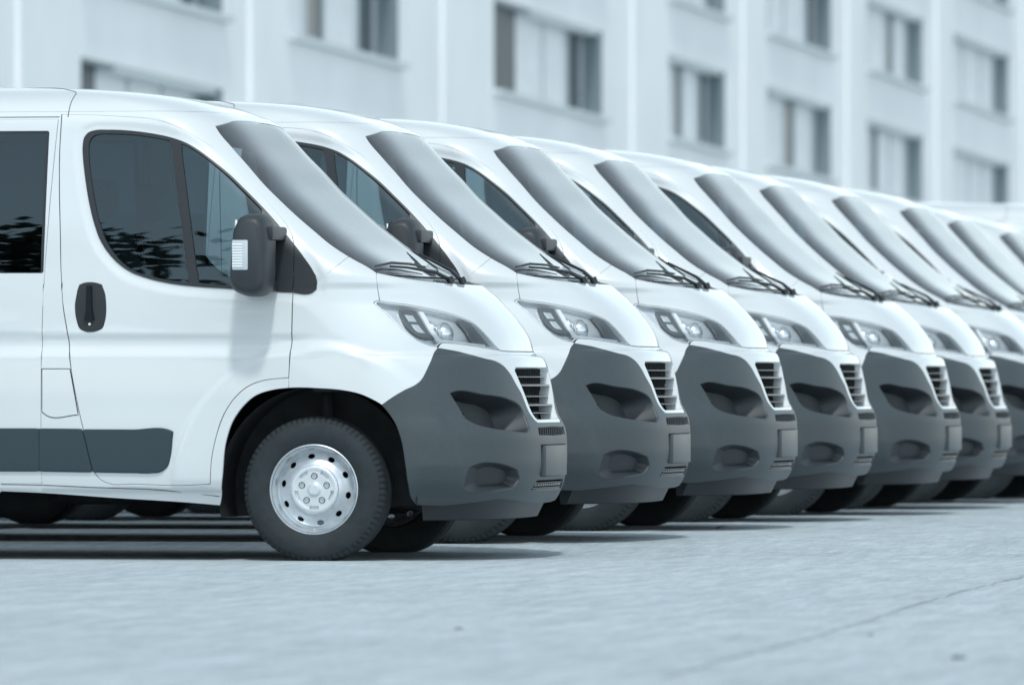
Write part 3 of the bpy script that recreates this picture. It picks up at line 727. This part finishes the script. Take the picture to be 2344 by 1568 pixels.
def rim_mesh():
    mb = MB().lathe([(.200, .19), (.196, .12), (.178, .10), (.176, .058), (.183, .05), (.188, .022), (.194, .012), (.199, .006), (.203, -.004), (.207, -.008), (.211, -.006), (.2125, .0), (.209, .004)], 72)
    dep = pchip([.09, .11, .125, .14, .158, .172, .178], [.016, .019, .026, .036, .046, .054, .058])
    circ = lambda r_, n: [np.array([r_ * math.cos(2 * math.pi * k / n), r_ * math.sin(2 * math.pi * k / n)]) for k in range(n)]
    hs_ = []
    for k in range(10):
        a = R(90 + 8) + 2 * math.pi * k / 10; c = np.array([math.cos(a), math.sin(a)]) * .1555; t = np.array([-math.sin(a), math.cos(a)]); u = np.array([math.cos(a), math.sin(a)])
        hs_.append([c + t * .0165 * math.cos(b) + u * .0115 * math.sin(b) for b in np.linspace(0, 2 * math.pi, 20, endpoint=False)])
    v, T, lp = tri_region(circ(.177, 90), hs_ + [circ(.1, 60)], .008)
    r_ = np.hypot(v[:, 0], v[:, 1]); P_ = np.stack([v[:, 0], dep(r_), v[:, 1]], 1)
    b = len(mb.v); mb.v += [tuple(p) for p in P_]; mb.f += [(b + t[0], b + t[1], b + t[2]) for t in T]
    for l in lp[1:11]:
        b2 = len(mb.v); k = len(l)
        mb.v += [tuple(P_[i] * np.array([1, 0, 1]) + np.array([0, P_[i][1] + .012, 0])) for i in l]
        mb.f += [(b + l[j], b + l[(j + 1) % k], b2 + (j + 1) % k, b2 + j) for j in range(k)]
    me = mesh_from('rim', mb.v, mb.f, 30); bm = bmesh.new(); bm.from_mesh(me); bmesh.ops.recalc_face_normals(bm, faces=bm.faces[:]); bm.to_mesh(me); bm.free(); return me
def cap_mesh():
    prof = [(.0005, -.004), (.018, -.004), (.026, -.003), (.029, .001), (.031, .004), (.05, .006), (.075, .006), (.084, .007), (.092, .005), (.1, .004), (.108, .006), (.113, .011), (.115, .02)]
    dep = pchip(*zip(*prof)); circ = lambda r_, n: [np.array([r_ * math.cos(2 * math.pi * k / n), r_ * math.sin(2 * math.pi * k / n)]) for k in range(n)]
    hs_ = []
    for k in range(5):
        a0_ = R(90) + 2 * math.pi * k / 5
        c = np.array([math.cos(a0_), math.sin(a0_)]) * .062; hs_.append([c + .0165 * np.array([math.cos(b), math.sin(b)]) for b in np.linspace(0, 2 * math.pi, 22, endpoint=False)])
        a1 = a0_ + math.pi / 5; hs_.append([np.array([math.cos(a1 + t), math.sin(a1 + t)]) * rr for rr, ts in ((.078, np.linspace(-.26, .26, 8)), (.094, np.linspace(.26, -.26, 8))) for t in ts])
    v, T, lp = tri_region(circ(.115, 80), [h[::1] for h in hs_], .005)
    r_ = np.hypot(v[:, 0], v[:, 1]); P_ = np.stack([v[:, 0], dep(r_), v[:, 1]], 1)
    V = [tuple(p) for p in P_]; Fc = [tuple(t) for t in T]
    for q, l in enumerate(lp[1:]):
        b2 = len(V); k = len(l); d = .016 if q % 2 == 0 else .014
        V += [(P_[i][0], P_[i][1] + d, P_[i][2]) for i in l]
        Fc += [(l[j], l[(j + 1) % k], b2 + (j + 1) % k, b2 + j) for j in range(k)]; Fc.append(tuple(range(b2, b2 + k)))
    me = mesh_from('hub_cap', V, Fc, 30); bm = bmesh.new(); bm.from_mesh(me); bmesh.ops.recalc_face_normals(bm, faces=bm.faces[:]); bm.to_mesh(me); bm.free(); return me
TY = tyre_mesh(); TY.materials.append(M['rubber']); RM = rim_mesh(); RM.materials.append(M['rim']); CP = cap_mesh(); CP.materials.append(M['cap'])
mb = MB().lathe([(.0005, .006), (.006, .006), (.0065, .0), (.0105, .0), (.0115, .004), (.0115, .018)], 12); BO = mesh_from('wheel_bolt', mb.v, mb.f, 30); BO.materials.append(M['rim'])
mb = MB().lathe([(.0005, 0), (.14, 0), (.14, .03), (.0005, .03)], 32); DI = mesh_from('brake_drum', mb.v, mb.f, 30); DI.materials.append(M['under'])
mb = MB().tube([(0, 0, 0), (0, -.02, .004)], .004, 8); VA = mesh_from('valve', mb.v, mb.f, 30); VA.materials.append(M['satin'])
WHEELS = []
for x in (.004, -3.45):
    for sg in (1, -1):
        w = bpy.data.objects.new('wheel', None); COL.objects.link(w); w.parent = VAN
        w.location = (x, -.965 * sg, .345); w.rotation_euler = (0, 0, 0 if sg > 0 else math.pi)
        new_obj('tyre', TY, w); rm = new_obj('rim', RM, w); rm.location = (0, .004, 0); new_obj('hub_cap', CP, w).location = (0, .004, 0)
        for k in range(5):
            a = R(90) + 2 * math.pi * k / 5; new_obj('wheel_bolt', BO, w).location = (.062 * math.cos(a), .008, .062 * math.sin(a))
        new_obj('brake_drum', DI, w).location = (0, .07, 0); new_obj('valve', VA, w).location = (-.003, .05, -.19)
# --- wheel housings
for x, x0, x1 in ((.02, -.5, .52), (-3.45, -3.95, -2.95)):
    mb = MB(); n = 24; rg = []
    for k in range(n + 1):
        a = math.pi * 1.12 * k / n - .04 * math.pi; rg.append([(x + .475 * math.cos(a), y, .335 + .49 * math.sin(a)) for y in (-.96, -.62, -.6)])
    v = [p for q in rg for p in q]; f = []
    for k in range(n):
        for j in range(2): f.append((k * 3 + j, k * 3 + j + 1, k * 3 + j + 4, k * 3 + j + 3))
    b = len(v); v += [(x + .475 * math.cos(a), -.6, .335 + .49 * math.sin(a)) for a in [math.pi * 1.12 * k / n - .04 * math.pi for k in range(n + 1)]]; f.append(tuple(range(b, b + n + 1)))
    me = mesh_from('wheel_housing', v, f, 40); both('wheel_housing', me, M['under'], VV)
# suspension strut visible above the front tyre
for sg in (-1, 1):
    MB().tube([(.03, sg * .70, .35), (.0, sg * .66, .78)], .03, 10).build('strut', M['under'], VAN)
    MB().tube([(.05, sg * .68, .36), (.6, sg * .35, .33)], .03, 8).build('control_arm', M['under'], VAN)
# --- underbody, sill inner, exhaust
MB().box(-4.3, .55, -.58, .58, .34, .52, .03).build('floor_pan', M['under'], VAN)
MB().box(-2.95, -.5, -.95, .95, .335, .40, .01).build('floor_side', M['under'], VAN)
MB().box(.05, .80, -.42, .42, .25, .36, .04).build('engine_tray', M['under'], VAN)
MB().tube([(-.1, .2, .30), (-1.2, .22, .29), (-2.6, .25, .29), (-3.9, .3, .33)], .035, 10).build('exhaust_pipe', M['under'], VAN)
MB().tube([(-1.5, .25, .29), (-1.55, .25, .28), (-2.2, .25, .28), (-2.25, .25, .29)], [.05, .09, .09, .05], 12).build('silencer', M['under'], VAN)
MB().tube([(-3.45, -.85, .335), (-3.45, .85, .335)], .05, 10).build('rear_axle', M['under'], VAN)
MB().box(-4.5, -4.40, -.98, .98, .38, .56, .03).build('rear_bumper', M['plastic'], VAN)
# --- interior
liner = XP((-4.35, .45), (-.5, .45), (-.45, .9), (.25, .9), (.25, 1.2), (0, 1.27), (-.9, 1.29), (-4.35, 1.29), step=.06)
me = panel_mesh('side_trim', liner, [], h=.12, gap=0, off=-.045, flange=.002); both('side_trim', me, M['inner'], VV)
mb = MB(); mb.box(-4.3, -.52, -.93, .93, .53, .57); mb.build('cab_floor', M['inner'], VAN)
rg = []
for y in np.linspace(-.86, .86, 14):
    e = .12 * (abs(y) / .86)**2.5
    rg.append([(.42 - e, y, .80), (.46 - e * 1.6, y, 1.24), (.30 - e, y, 1.295), (.02, y, 1.27), (-.12, y, 1.20), (-.14, y, 1.08), (-.02, y, .80)])
MB().rings(rg).build('dashboard', M['inner'], VAN, fix=True)
for y in (-.48, .48):
    mb = MB(); mb.box(-.95, -.42, y - .25, y + .25, .82, 1.0, .05); s_o = mb.build('seat', M['seat'], VAN)
    mb = MB(); b0 = []
    for t, hw, th in ((0, .23, .06), (.2, .25, .075), (.6, .25, .07), (.9, .2, .05), (1, .15, .03)):
        cx = -.93 - .16 * t; cz = .98 + .60 * t; b0.append([(cx + th * c_, y + hw * q, cz) for c_, q in ((1, -.8), (1, .8), (.3, 1), (-.8, .9), (-.8, -.9), (.3, -1))])
    mb.rings(b0).build('seat_back', M['seat'], s_o, fix=True)
    MB().box(-1.17, -1.07, y - .13, y + .13, 1.62, 1.80, .035).build('headrest', M['seat'], s_o)
mb = MB(); rg = []
for k in range(32):
    a = 2 * math.pi * k / 32; c = Vector((-.26, .48, 1.24)); u = Vector((0, 1, 0)); v = Vector((-.5, 0, .866)); d_ = u * math.cos(a) + v * math.sin(a); nz = u.cross(v)
    rg.append([tuple(c + d_ * (.195 + .016 * math.cos(b)) + nz * .016 * math.sin(b)) for b in np.linspace(0, 2 * math.pi, 8, endpoint=False)])
rg.append(rg[0]); sw = mb.rings(rg, False, False).build('steering_wheel', M['black'], VAN)
MB().tube([(-.26, .48, 1.24), (-.02, .48, 1.12)], [.06, .035], 12).build('steering_column', M['black'], sw)
MB().box(-1.5, -1.46, -.88, .88, .57, 1.5, .01).build('cab_divider', M['inner'], VAN)
for y in (-.55, 0, .55):
    so = MB().box(-2.45, -1.95, y - .24, y + .24, .85, 1.0, .05).build('rear_seat', M['seat'], VAN)
    MB().box(-2.55, -2.42, y - .23, y + .23, .98, 1.55, .04).build('seat_back', M['seat'], so)

# --- wipers
def on(px, py, o): a = unp(px, py); return Vector(surf(np.array([a[0]]), np.array([a[1]]))[0] + surfn(np.array([a[0]]), np.array([a[1]]))[0] * o)
def yz(y, z, o): a = fy(y, z); return Vector(surf(np.array([a[0]]), np.array([a[1]]), False)[0] + surfn(np.array([a[0]]), np.array([a[1]]))[0] * o)
wp = MB(); wp.tube([yz(.30, 1.318, .012), yz(.42, 1.335, .028), yz(.66, 1.36, .022), yz(.78, 1.368, .018)], [.011, .009, .006, .005], 8)
wa = wp.build('wiper', M['black'], VAN)
MB().tube([yz(.86, 1.372, .014), yz(.70, 1.385, .018), yz(.45, 1.38, .02), yz(.2, 1.372, .018)], [.004, .007, .007, .004], 6).build('wiper_blade', M['black'], wa)
MB().tube([yz(.30, 1.308, .0), yz(.30, 1.318, .022)], .018, 12).build('wiper_pivot', M['black'], wa)
wp = MB(); wp.tube([yz(.02, 1.318, .014), yz(-.08, 1.345, .03), yz(-.28, 1.41, .026), yz(-.36, 1.44, .02)], [.011, .009, .007, .005], 8)
wb = wp.build('wiper', M['black'], VAN)
MB().tube([yz(.1, 1.352, .010), yz(-.12, 1.375, .012), yz(-.36, 1.44, .013), yz(-.42, 1.46, .012), yz(-.48, 1.48, .010)], [.003, .005, .006, .005, .003], 6).build('wiper_blade', M['black'], wb)
MB().tube([yz(.02, 1.308, .0), yz(.02, 1.318, .022)], .018, 12).build('wiper_pivot', M['black'], wb)
for k in range(4):
    MB().tube([yz(y, 1.312 + k * .006, -.009) for y in np.linspace(-.45, .45, 12)], .0022, 5).build('cowl_rib', M['clad'], CW)

# ------------------------------------------------------------------ row of vans
GY = np.array([-300., -60, -8, 0, 3, 6, 9, 12, 15, 18, 21, 24, 27, 30, 33, 40, 80, 400])
GZ = np.array([-.016, -.016, -.016, -.016, .018, .022, .018, .010, .002, 0., -.02, -.055, -.095, -.12, -.13, -.15, -.2, -.2]) + .029
ground_z = pchip(GY, GZ)
wtl_px = [493, 835, 1130, 1357, 1588, 1737, 1902, 2060, 2167, 2287]
pc = surf(np.array([c_wse[0][0]]), np.array([c_wse[0][1]]))[0]
def van_x(px, y):
    u = (px - 1172) / FPX; r_ = pc + np.array([0, y, 0]) - CAM
    # solve (r+dx).RV = u (r+dx).DV
    a = RV[0] - u * DV[0]; b = u * (r_ @ DV) - r_ @ RV; return b / a
spots = []
for i in range(12):
    y = 3.0 * i; x = van_x(wtl_px[i], y) if i < 10 else spots[-1][0] + .03
    spots.append((x, y, 1.0 if i < 11 else 1.1))
print('van x', [round(s_[0], 3) for s_ in spots])
labels = ['white van nearest the camera, its whole front wheel in view, cropped at the left edge',
 'white van directly behind the nearest one, second in the row', 'third white van of the row, counted from the nearest',
 'fourth white van of the row, counted from the nearest', 'fifth white van of the row, counted from the nearest',
 'sixth white van of the row, counted from the nearest', 'seventh white van of the row, its headlight peeking out near the right edge',
 'eighth white van of the row, mostly hidden, windshield and wiper showing', 'ninth white van of the row, only its upper windshield showing at the right edge',
 'tenth white van of the row, a windshield corner cut by the right edge', 'eleventh white van of the row, only a sliver of its roof showing',
 'taller white van at the far end of the row, only its pale roof showing']
KIDS = {}
for o in bpy.data.objects:
    if o.parent: KIDS.setdefault(o.parent.name, []).append(o)
def copy_tree(o, parent=None):
    c = o.copy(); COL.objects.link(c)
    if parent is not None: c.parent = parent
    for ch in KIDS.get(o.name, []): copy_tree(ch, c)
    return c
for i, (x, y, sc_) in enumerate(spots):
    o = VAN if i == 0 else copy_tree(VAN)
    o.location = (x, y, float(ground_z(y)) - .013 * sc_); o.scale = (sc_,) * 3; o.rotation_euler = (0, 0, R([0, .25, -.2, .3, -.15, .1, .2, -.25, .15, -.1, 0, 0][i]))
    tag(o, labels[i], 'van', 'white vans parked in a row')

# ------------------------------------------------------------------ ground
def ground():
    xs = np.concatenate([[-400, -120, -40], np.arange(-20, 20.1, 2.), [40, 120, 400]]); ys = np.concatenate([[-400, -150, -60, -42], np.arange(-30, 36.1, 1.), [40, 60, 80, 150, 400]])
    X, Y = np.meshgrid(xs, ys); Z = ground_z(Y); v = np.stack([X, Y, Z], -1).reshape(-1, 3); n = len(xs)
    f = [(j * n + i, j * n + i + 1, (j + 1) * n + i + 1, (j + 1) * n + i) for j in range(len(ys) - 1) for i in range(n - 1)]
    m = bpy.data.materials.new('pale_asphalt'); m.use_nodes = True; nt = m.node_tree; N_ = nt.nodes; L_ = nt.links; b = N_['Principled BSDF']
    tc = N_.new('ShaderNodeTexCoord')
    lane = N_.new('ShaderNodeMapping'); lane.inputs['Scale'].default_value = (1, .07, 1); L_.new(tc.outputs['Object'], lane.inputs[0])
    def noise(sc_, det, r_=.6, st_=False):
        q = N_.new('ShaderNodeTexNoise'); q.inputs['Scale'].default_value = sc_; q.inputs['Detail'].default_value = det; q.inputs['Roughness'].default_value = r_; L_.new((lane if st_ else tc).outputs[0 if st_ else 'Object'], q.inputs['Vector']); return q.outputs[0]
    def ramp(src, stops):
        q = N_.new('ShaderNodeValToRGB'); L_.new(src, q.inputs[0]); e = q.color_ramp.elements
        while len(e) < len(stops): e.new(.5)
        for k, (p, c) in enumerate(stops): e[k].position = p; e[k].color = (*c, 1)
        return q.outputs[0]
    def mul(a, b_, fac=1., mode='MULTIPLY'):
        q = N_.new('ShaderNodeMix'); q.data_type = 'RGBA'; q.blend_type = mode; q.inputs[0].default_value = fac; L_.new(a, q.inputs[6]); L_.new(b_, q.inputs[7]); return q.outputs[2]
    base = ramp(noise(.22, 6), [(.3, (.45, .51, .535)), (.7, (.50, .557, .58))])
    fine = ramp(noise(34, 8, .8, True), [(.3, (.64, .665, .685)), (.5, (.98, .98, .98)), (.72, (1.28, 1.27, 1.26))])
    mid = ramp(noise(7, 7, .75, True), [(.28, (.84, .85, .86)), (.5, (1.0, 1.0, 1.0)), (.72, (1.12, 1.12, 1.12))])
    vo = N_.new('ShaderNodeTexVoronoi'); vo.inputs['Scale'].default_value = 75; L_.new(tc.outputs['Object'], vo.inputs['Vector'])
    st = ramp(vo.outputs['Distance'], [(.0, (1.12, 1.1, 1.1)), (.55, (.86, .87, .88))])
    gr = ramp(noise(2.4, 10, .82), [(.36, (.86, .865, .87)), (.5, (1, 1, 1)), (.66, (1.12, 1.12, 1.12))])
    c = mul(mul(mul(mul(base, mid), fine), st), gr)
    sp = ramp(noise(9, 2, .4), [(.20, (.35, .38, .42)), (.235, (1, 1, 1))])
    c = mul(c, sp); L_.new(c, b.inputs['Base Color']); b.inputs['Roughness'].default_value = .85; b.inputs['Specular IOR Level'].default_value = .3
    bp = N_.new('ShaderNodeBump'); bp.inputs['Strength'].default_value = .5; bp.inputs['Distance'].default_value = .006
    L_.new(vo.outputs['Distance'], bp.inputs['Height']); L_.new(bp.outputs[0], b.inputs['Normal'])
    o = new_obj('parking_lot', mesh_from('parking_lot', v, f, smooth=60), None, m); tag(o, kind='structure'); return o
LOT = ground()
def gp(px, py, dz=0.):   # picture point -> ground
    v = (px - 1172) / FPX * RV + DV + np.array([0, 0, (YH - py) / FPX]); t = (-.016 - CAM[2]) / v[2]; p = CAM + t * v
    for _ in range(6): t = (float(ground_z(p[1])) + dz - CAM[2]) / v[2]; p = CAM + t * v
    return p
def crack(pts, name, w0):
    ps = []
    for (a, b), (c, d_) in zip(pts[:-1], pts[1:]):
        for k in range(14): t = k / 14; ps.append(gp(a + (c - a) * t + random.uniform(-4, 4), b + (d_ - b) * t + random.uniform(-1.6, 1.6)))
    v = []; f = []
    for i, p in enumerate(ps):
        q = ps[min(i + 1, len(ps) - 1)] - ps[max(i - 1, 0)]; n = np.array([-q[1], q[0], 0]); n /= np.linalg.norm(n); w = w0 * random.uniform(.25, 1.)
        v += [p + n * w + np.array([0, 0, .003]), p - n * w + np.array([0, 0, .003])]
        if i: f.append((2 * i - 2, 2 * i - 1, 2 * i + 1, 2 * i))
    o = new_obj(name, mesh_from(name, v, f), None, M_CR); tag(o, kind='structure')
M_CR = mat('crack_filler', (.37, .425, .445), .9, noise=(8, .4))
crack([(1500, 1558), (1680, 1505), (1780, 1480), (1950, 1432), (2140, 1370), (2260, 1340), (2360, 1315)], 'asphalt_crack', .007)
crack([(2035, 1247), (2150, 1240)], 'asphalt_crack', .008)
def pebble(px, py, r_, i):
    p = gp(px, py); bm = bmesh.new(); bmesh.ops.create_icosphere(bm, subdivisions=2, radius=1)
    for v in bm.verts: k = 1 + random.uniform(-.18, .18); v.co = Vector((v.co.x * r_ * 1.5 * k, v.co.y * r_ * k, v.co.z * r_ * .55 * k + r_ * .2))
    me = bpy.data.meshes.new('pebble'); bm.to_mesh(me); bm.free(); o = new_obj('pebble', me, None, M_PB); o.location = p; return o
M_PB = mat('dark_stone', (.16, .19, .205), .9)
for i, (a, b, r_, lab) in enumerate([(2196, 1508, .016, 'dark flat pebble on the asphalt near the lower right corner'), (1652, 1209, .02, 'dark leaf-like scrap on the asphalt in front of the third van'), (1992, 1454, .008, 'tiny dark pebble between the crack and the bottom right pebble'), (1050, 1440, .01, 'tiny dark pebble on the open asphalt below the nearest van')]):
    tag(pebble(a, b, r_, i), lab, 'pebble', 'pebbles on the asphalt')

# ------------------------------------------------------------------ building behind the vans
FX = -23.4; SL = -.0194
B_W = mat('pale_render', (.84, .855, .865), .85, noise=(.4, .07)); B_P = mat('pale_pilaster', (.85, .865, .875), .8, noise=(.6, .05)); B_F = mat('window_frame_white', (.62, .66, .69), .5)
B_D = mat('jamb_with_shade', (.19, .24, .26), .7); B_C = mat('pale_blind', (.84, .855, .865), .8, noise=(3, .08)); B_S = mat('grey_sill', (.62, .665, .68), .7)  # jamb tone: dark lining plus painted reveal shade
B_G = mat('dark_window_glass', (.075, .105, .12), .3, spec=.2)
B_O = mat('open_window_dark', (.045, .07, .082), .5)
BLD = bpy.data.objects.new('apartment_building', None); COL.objects.link(BLD)
tag(BLD, 'long pale apartment building with rows of wide recessed windows behind the vans', 'building')
ztop = lambda r_, y: 7.50 + SL * (y - 154.4) + 2.95 * (r_ - 2)        # window heads follow the falling street
WH = 1.75
bays = [(-9, 0.5), (7, 16.5), (23, 33), (40, 50), (57, 67), (73, 83), (89.7, 99.5), (104.5, 113.7), (122.5, 134.0), (141.6, 148.9), (154.4, 163.9), (169.4, 178.8), (184.2, 194.9), (201, 211), (217, 227)]
Y0f, Y1f = -16., 234.
ROWS = (1, 2, 3, 4)
def slab(mb, x0, x1, y0, y1, za, zb, h0):
    """box whose top and bottom follow the slope: za/zb = functions of y or numbers"""
    fa = za if callable(za) else (lambda y: za); fb = zb if callable(zb) else (lambda y: zb)
    v = [(x, y, f_(y)) for x in (x0, x1) for y in (y0, y1) for f_ in (fa, fb)]
    mb.add(v, [(0, 1, 3, 2), (4, 6, 7, 5), (0, 4, 5, 1), (2, 3, 7, 6), (0, 2, 6, 4), (1, 5, 7, 3)]); return mb
# wall: piers and spandrels with real openings
mb = MB(); xb = FX - .9
prev = Y0f
for a, b in bays + [(Y1f, None)]:
    slab(mb, xb, FX, prev, a, -1.5, lambda y: ztop(4, y) + 1.6, 0)
    if b is None: break
    for r_ in ROWS:
        lo = (lambda y, r_=r_: ztop(r_ - 1, y)) if r_ > 1 else -1.5
        slab(mb, xb, FX, a, b, lo, lambda y, r_=r_: ztop(r_, y) - WH, 0)
    slab(mb, xb, FX, a, b, lambda y: ztop(4, y), lambda y: ztop(4, y) + 1.6, 0); prev = b
mb.build('wall', B_W, BLD, smooth=None, fix=True)
mb = MB(); slab(mb, FX - 12, FX + .35, Y0f - .3, Y1f + .3, lambda y: ztop(4, y) + 1.6, lambda y: ztop(4, y) + 1.95, 0); mb.build('roof', B_S, BLD, smooth=None, fix=True)
mb = MB(); slab(mb, FX - 11.9, FX - 1.2, Y0f, Y1f, -1.5, lambda y: ztop(4, y) + 1.55, 0); mb.build('building_core', B_G, BLD, smooth=None, fix=True)
for (a, b), (c, d_) in zip(bays[:-1], bays[1:]):
    m0 = (b + c) / 2; hw = min(.7, (c - b) * .16)
    mb = MB(); slab(mb, FX - .05, FX + .07, m0 - hw, m0 + hw, -1.5, lambda y: ztop(4, y) + 1.55, 0); mb.build('pilaster', B_P, BLD, smooth=None, fix=True)
pat = {(6, 1): 'D...', (6, 2): 'p..d', (7, 2): 'pdpd', (8, 2): 'Dpqd', (9, 2): '.dpd', (10, 2): 'dpdp', (11, 2): '.dp.', (11, 3): 'p.dp', (12, 2): 'p.pp', (12, 3): 'dp.p', (8, 1): 'ppdp', (10, 3): 'pp.d'}
def window(i, a, b, r_):
    xg = FX - .34; mb = MB()
    zt = lambda y: ztop(r_, y); zb = lambda y: ztop(r_, y) - WH
    jw = .42 if b - a > 5 else .3; e = b - jw            # far jamb: dark lining with the reveal's shade put into its colour
    slab(mb, xg - .12, xg, a, a + .09, zb, zt, 0); slab(mb, xg - .12, xg, e - .09, e, zb, zt, 0)
    slab(mb, xg - .12, xg, a + .09, e - .09, lambda y: zt(y) - .09, zt, 0); slab(mb, xg - .12, xg, a + .09, e - .09, zb, lambda y: zb(y) + .09, 0)
    p = pat.get((i, r_)) or ''.join(random.choice('pppd.q') for _ in range(4))
    wsum = {'D': 1.25, 'p': 1., '.': 1.3, 'd': .55, 'q': .8}; tot = sum(wsum[c] for c in p); y = a + .09; W = e - a - .18
    cells = []
    for k, c in enumerate(p):
        y2 = y + W * wsum[c] / tot; cells.append((y, y2, c))
        if k < len(p) - 1: slab(mb, xg - .12, xg + .003, y2 - .05, y2 + .05, lambda y: zb(y) + .09, lambda y: zt(y) - .09, 0)
        y = y2
    o = mb.build('window', B_F, BLD, smooth=None, fix=True)
    for y0, y1, c in cells:
        mb = MB(); slab(mb, xg - .09, xg - .06, y0 + .04, y1 - .04, lambda y: zb(y) + .08, lambda y: zt(y) - .08, 0)
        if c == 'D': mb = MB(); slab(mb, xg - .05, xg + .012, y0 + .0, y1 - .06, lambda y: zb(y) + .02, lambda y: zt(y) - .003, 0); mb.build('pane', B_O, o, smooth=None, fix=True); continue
        mb.build('pane' if c in 'Dd' else 'blind', B_G if c in 'Dd' else B_C, o, smooth=None, fix=True)
    mb = MB(); slab(mb, FX - .5, FX - .02, e + .003, b - .003, lambda y: zb(y) + .003, lambda y: zt(y) - .003, 0); mb.build('shaded_jamb', B_D, o, smooth=None, fix=True)
    a_ = cells[0][1] if p[0] == 'D' else a + .004
    mb = MB(); slab(mb, FX - .30, FX - .03, a_, e - .004, lambda y: zt(y) - .10, lambda y: zt(y) - .004, 0); mb.build('lintel_shade', B_S, o, smooth=None, fix=True)  # grey strip added as the shade under the lintel
    mb = MB(); slab(mb, FX - .33, FX + .16, a - .15, b + .15, lambda y: zb(y) - .10, lambda y: zb(y) + .004, 0); mb.build('sill', B_S, o, smooth=None, fix=True)
for i, (a, b) in enumerate(bays):
    for r_ in ROWS: window(i, a, b, r_)

# ------------------------------------------------------------------ bare trees across the lot, mirrored in the side windows
M_BK = mat('bark', (.06, .055, .05), .95, noise=(6, .4)); M_LF = mat('young_leaves', (.05, .075, .04), .8, noise=(2, .4))
def tree(x, y, h, label, seed):
    rn = random.Random(seed); root = bpy.data.objects.new('tree', None); COL.objects.link(root); root.location = (x, y, float(ground_z(y)))
    mb = MB(); lv = MB()
    def leaf(p):
        for _ in range(12):
            q = p + Vector((rn.gauss(0, .35), rn.gauss(0, .35), rn.gauss(0, .3))); u = Vector((rn.gauss(0, 1), rn.gauss(0, 1), rn.gauss(0, 1))).normalized() * .17; v = u.orthogonal().normalized() * .12
            lv.add([q - u, q + v, q + u, q - v], [(0, 1, 2, 3)])
    def grow(p, d, L, r_, lvl):
        n = 3; pts = [p]
        for k in range(n): d = (d + Vector((rn.gauss(0, .13), rn.gauss(0, .13), rn.gauss(.03, .08)))).normalized(); pts.append(pts[-1] + d * L / n)
        mb.tube(pts, [r_ * (1 - .45 * k / n) for k in range(n + 1)], 6 if lvl < 2 else 4)
        if lvl >= 3: leaf(pts[-1]); leaf(pts[-2])
        if lvl >= 4: return
        for k in range(rn.choice((3, 4)) if lvl else 6):
            a = rn.uniform(0, 6.28); e = rn.uniform(.35, .9); s_ = d.orthogonal().normalized(); s_.rotate(Matrix.Rotation(a, 3, d)) if False else None
            o1 = d.orthogonal().normalized(); o2 = d.cross(o1); nd = (d * math.cos(e) + (o1 * math.cos(a) + o2 * math.sin(a)) * math.sin(e)).normalized()
            t = rn.uniform(.55, 1.) if lvl else rn.uniform(.5, 1.); i_ = min(int(t * n), n - 1); grow(pts[i_].lerp(pts[i_ + 1], t * n - i_), nd, L * rn.uniform(.55, .75), r_ * .5, lvl + 1)
    grow(Vector((0, 0, -.1)), Vector((0, 0, 1)), h * .42, .022 * h, 0)
    mb.build('trunk', M_BK, root, smooth=60); lv.build('crown', M_LF, root, smooth=None)
    tag(root, label, 'tree', 'trees across the lot')
for k, (x, y, h, lab) in enumerate([(-8.5, -41, 15.5, 'bare tree mirrored in the front door window of the nearest van'), (-13, -42, 15.5, 'bushy tree mirrored low in the front door window, left of the tallest'), (-19, -42, 16, 'tall tree mirrored in the rear side window of the nearest van'), (-25, -43, 15.5, 'tree mirrored at the far left of the rear side window'), (-4, -46, 13, 'small tree mirrored beside the mirror of the nearest van')]):
    tree(x, y, h, lab, 40 + k)
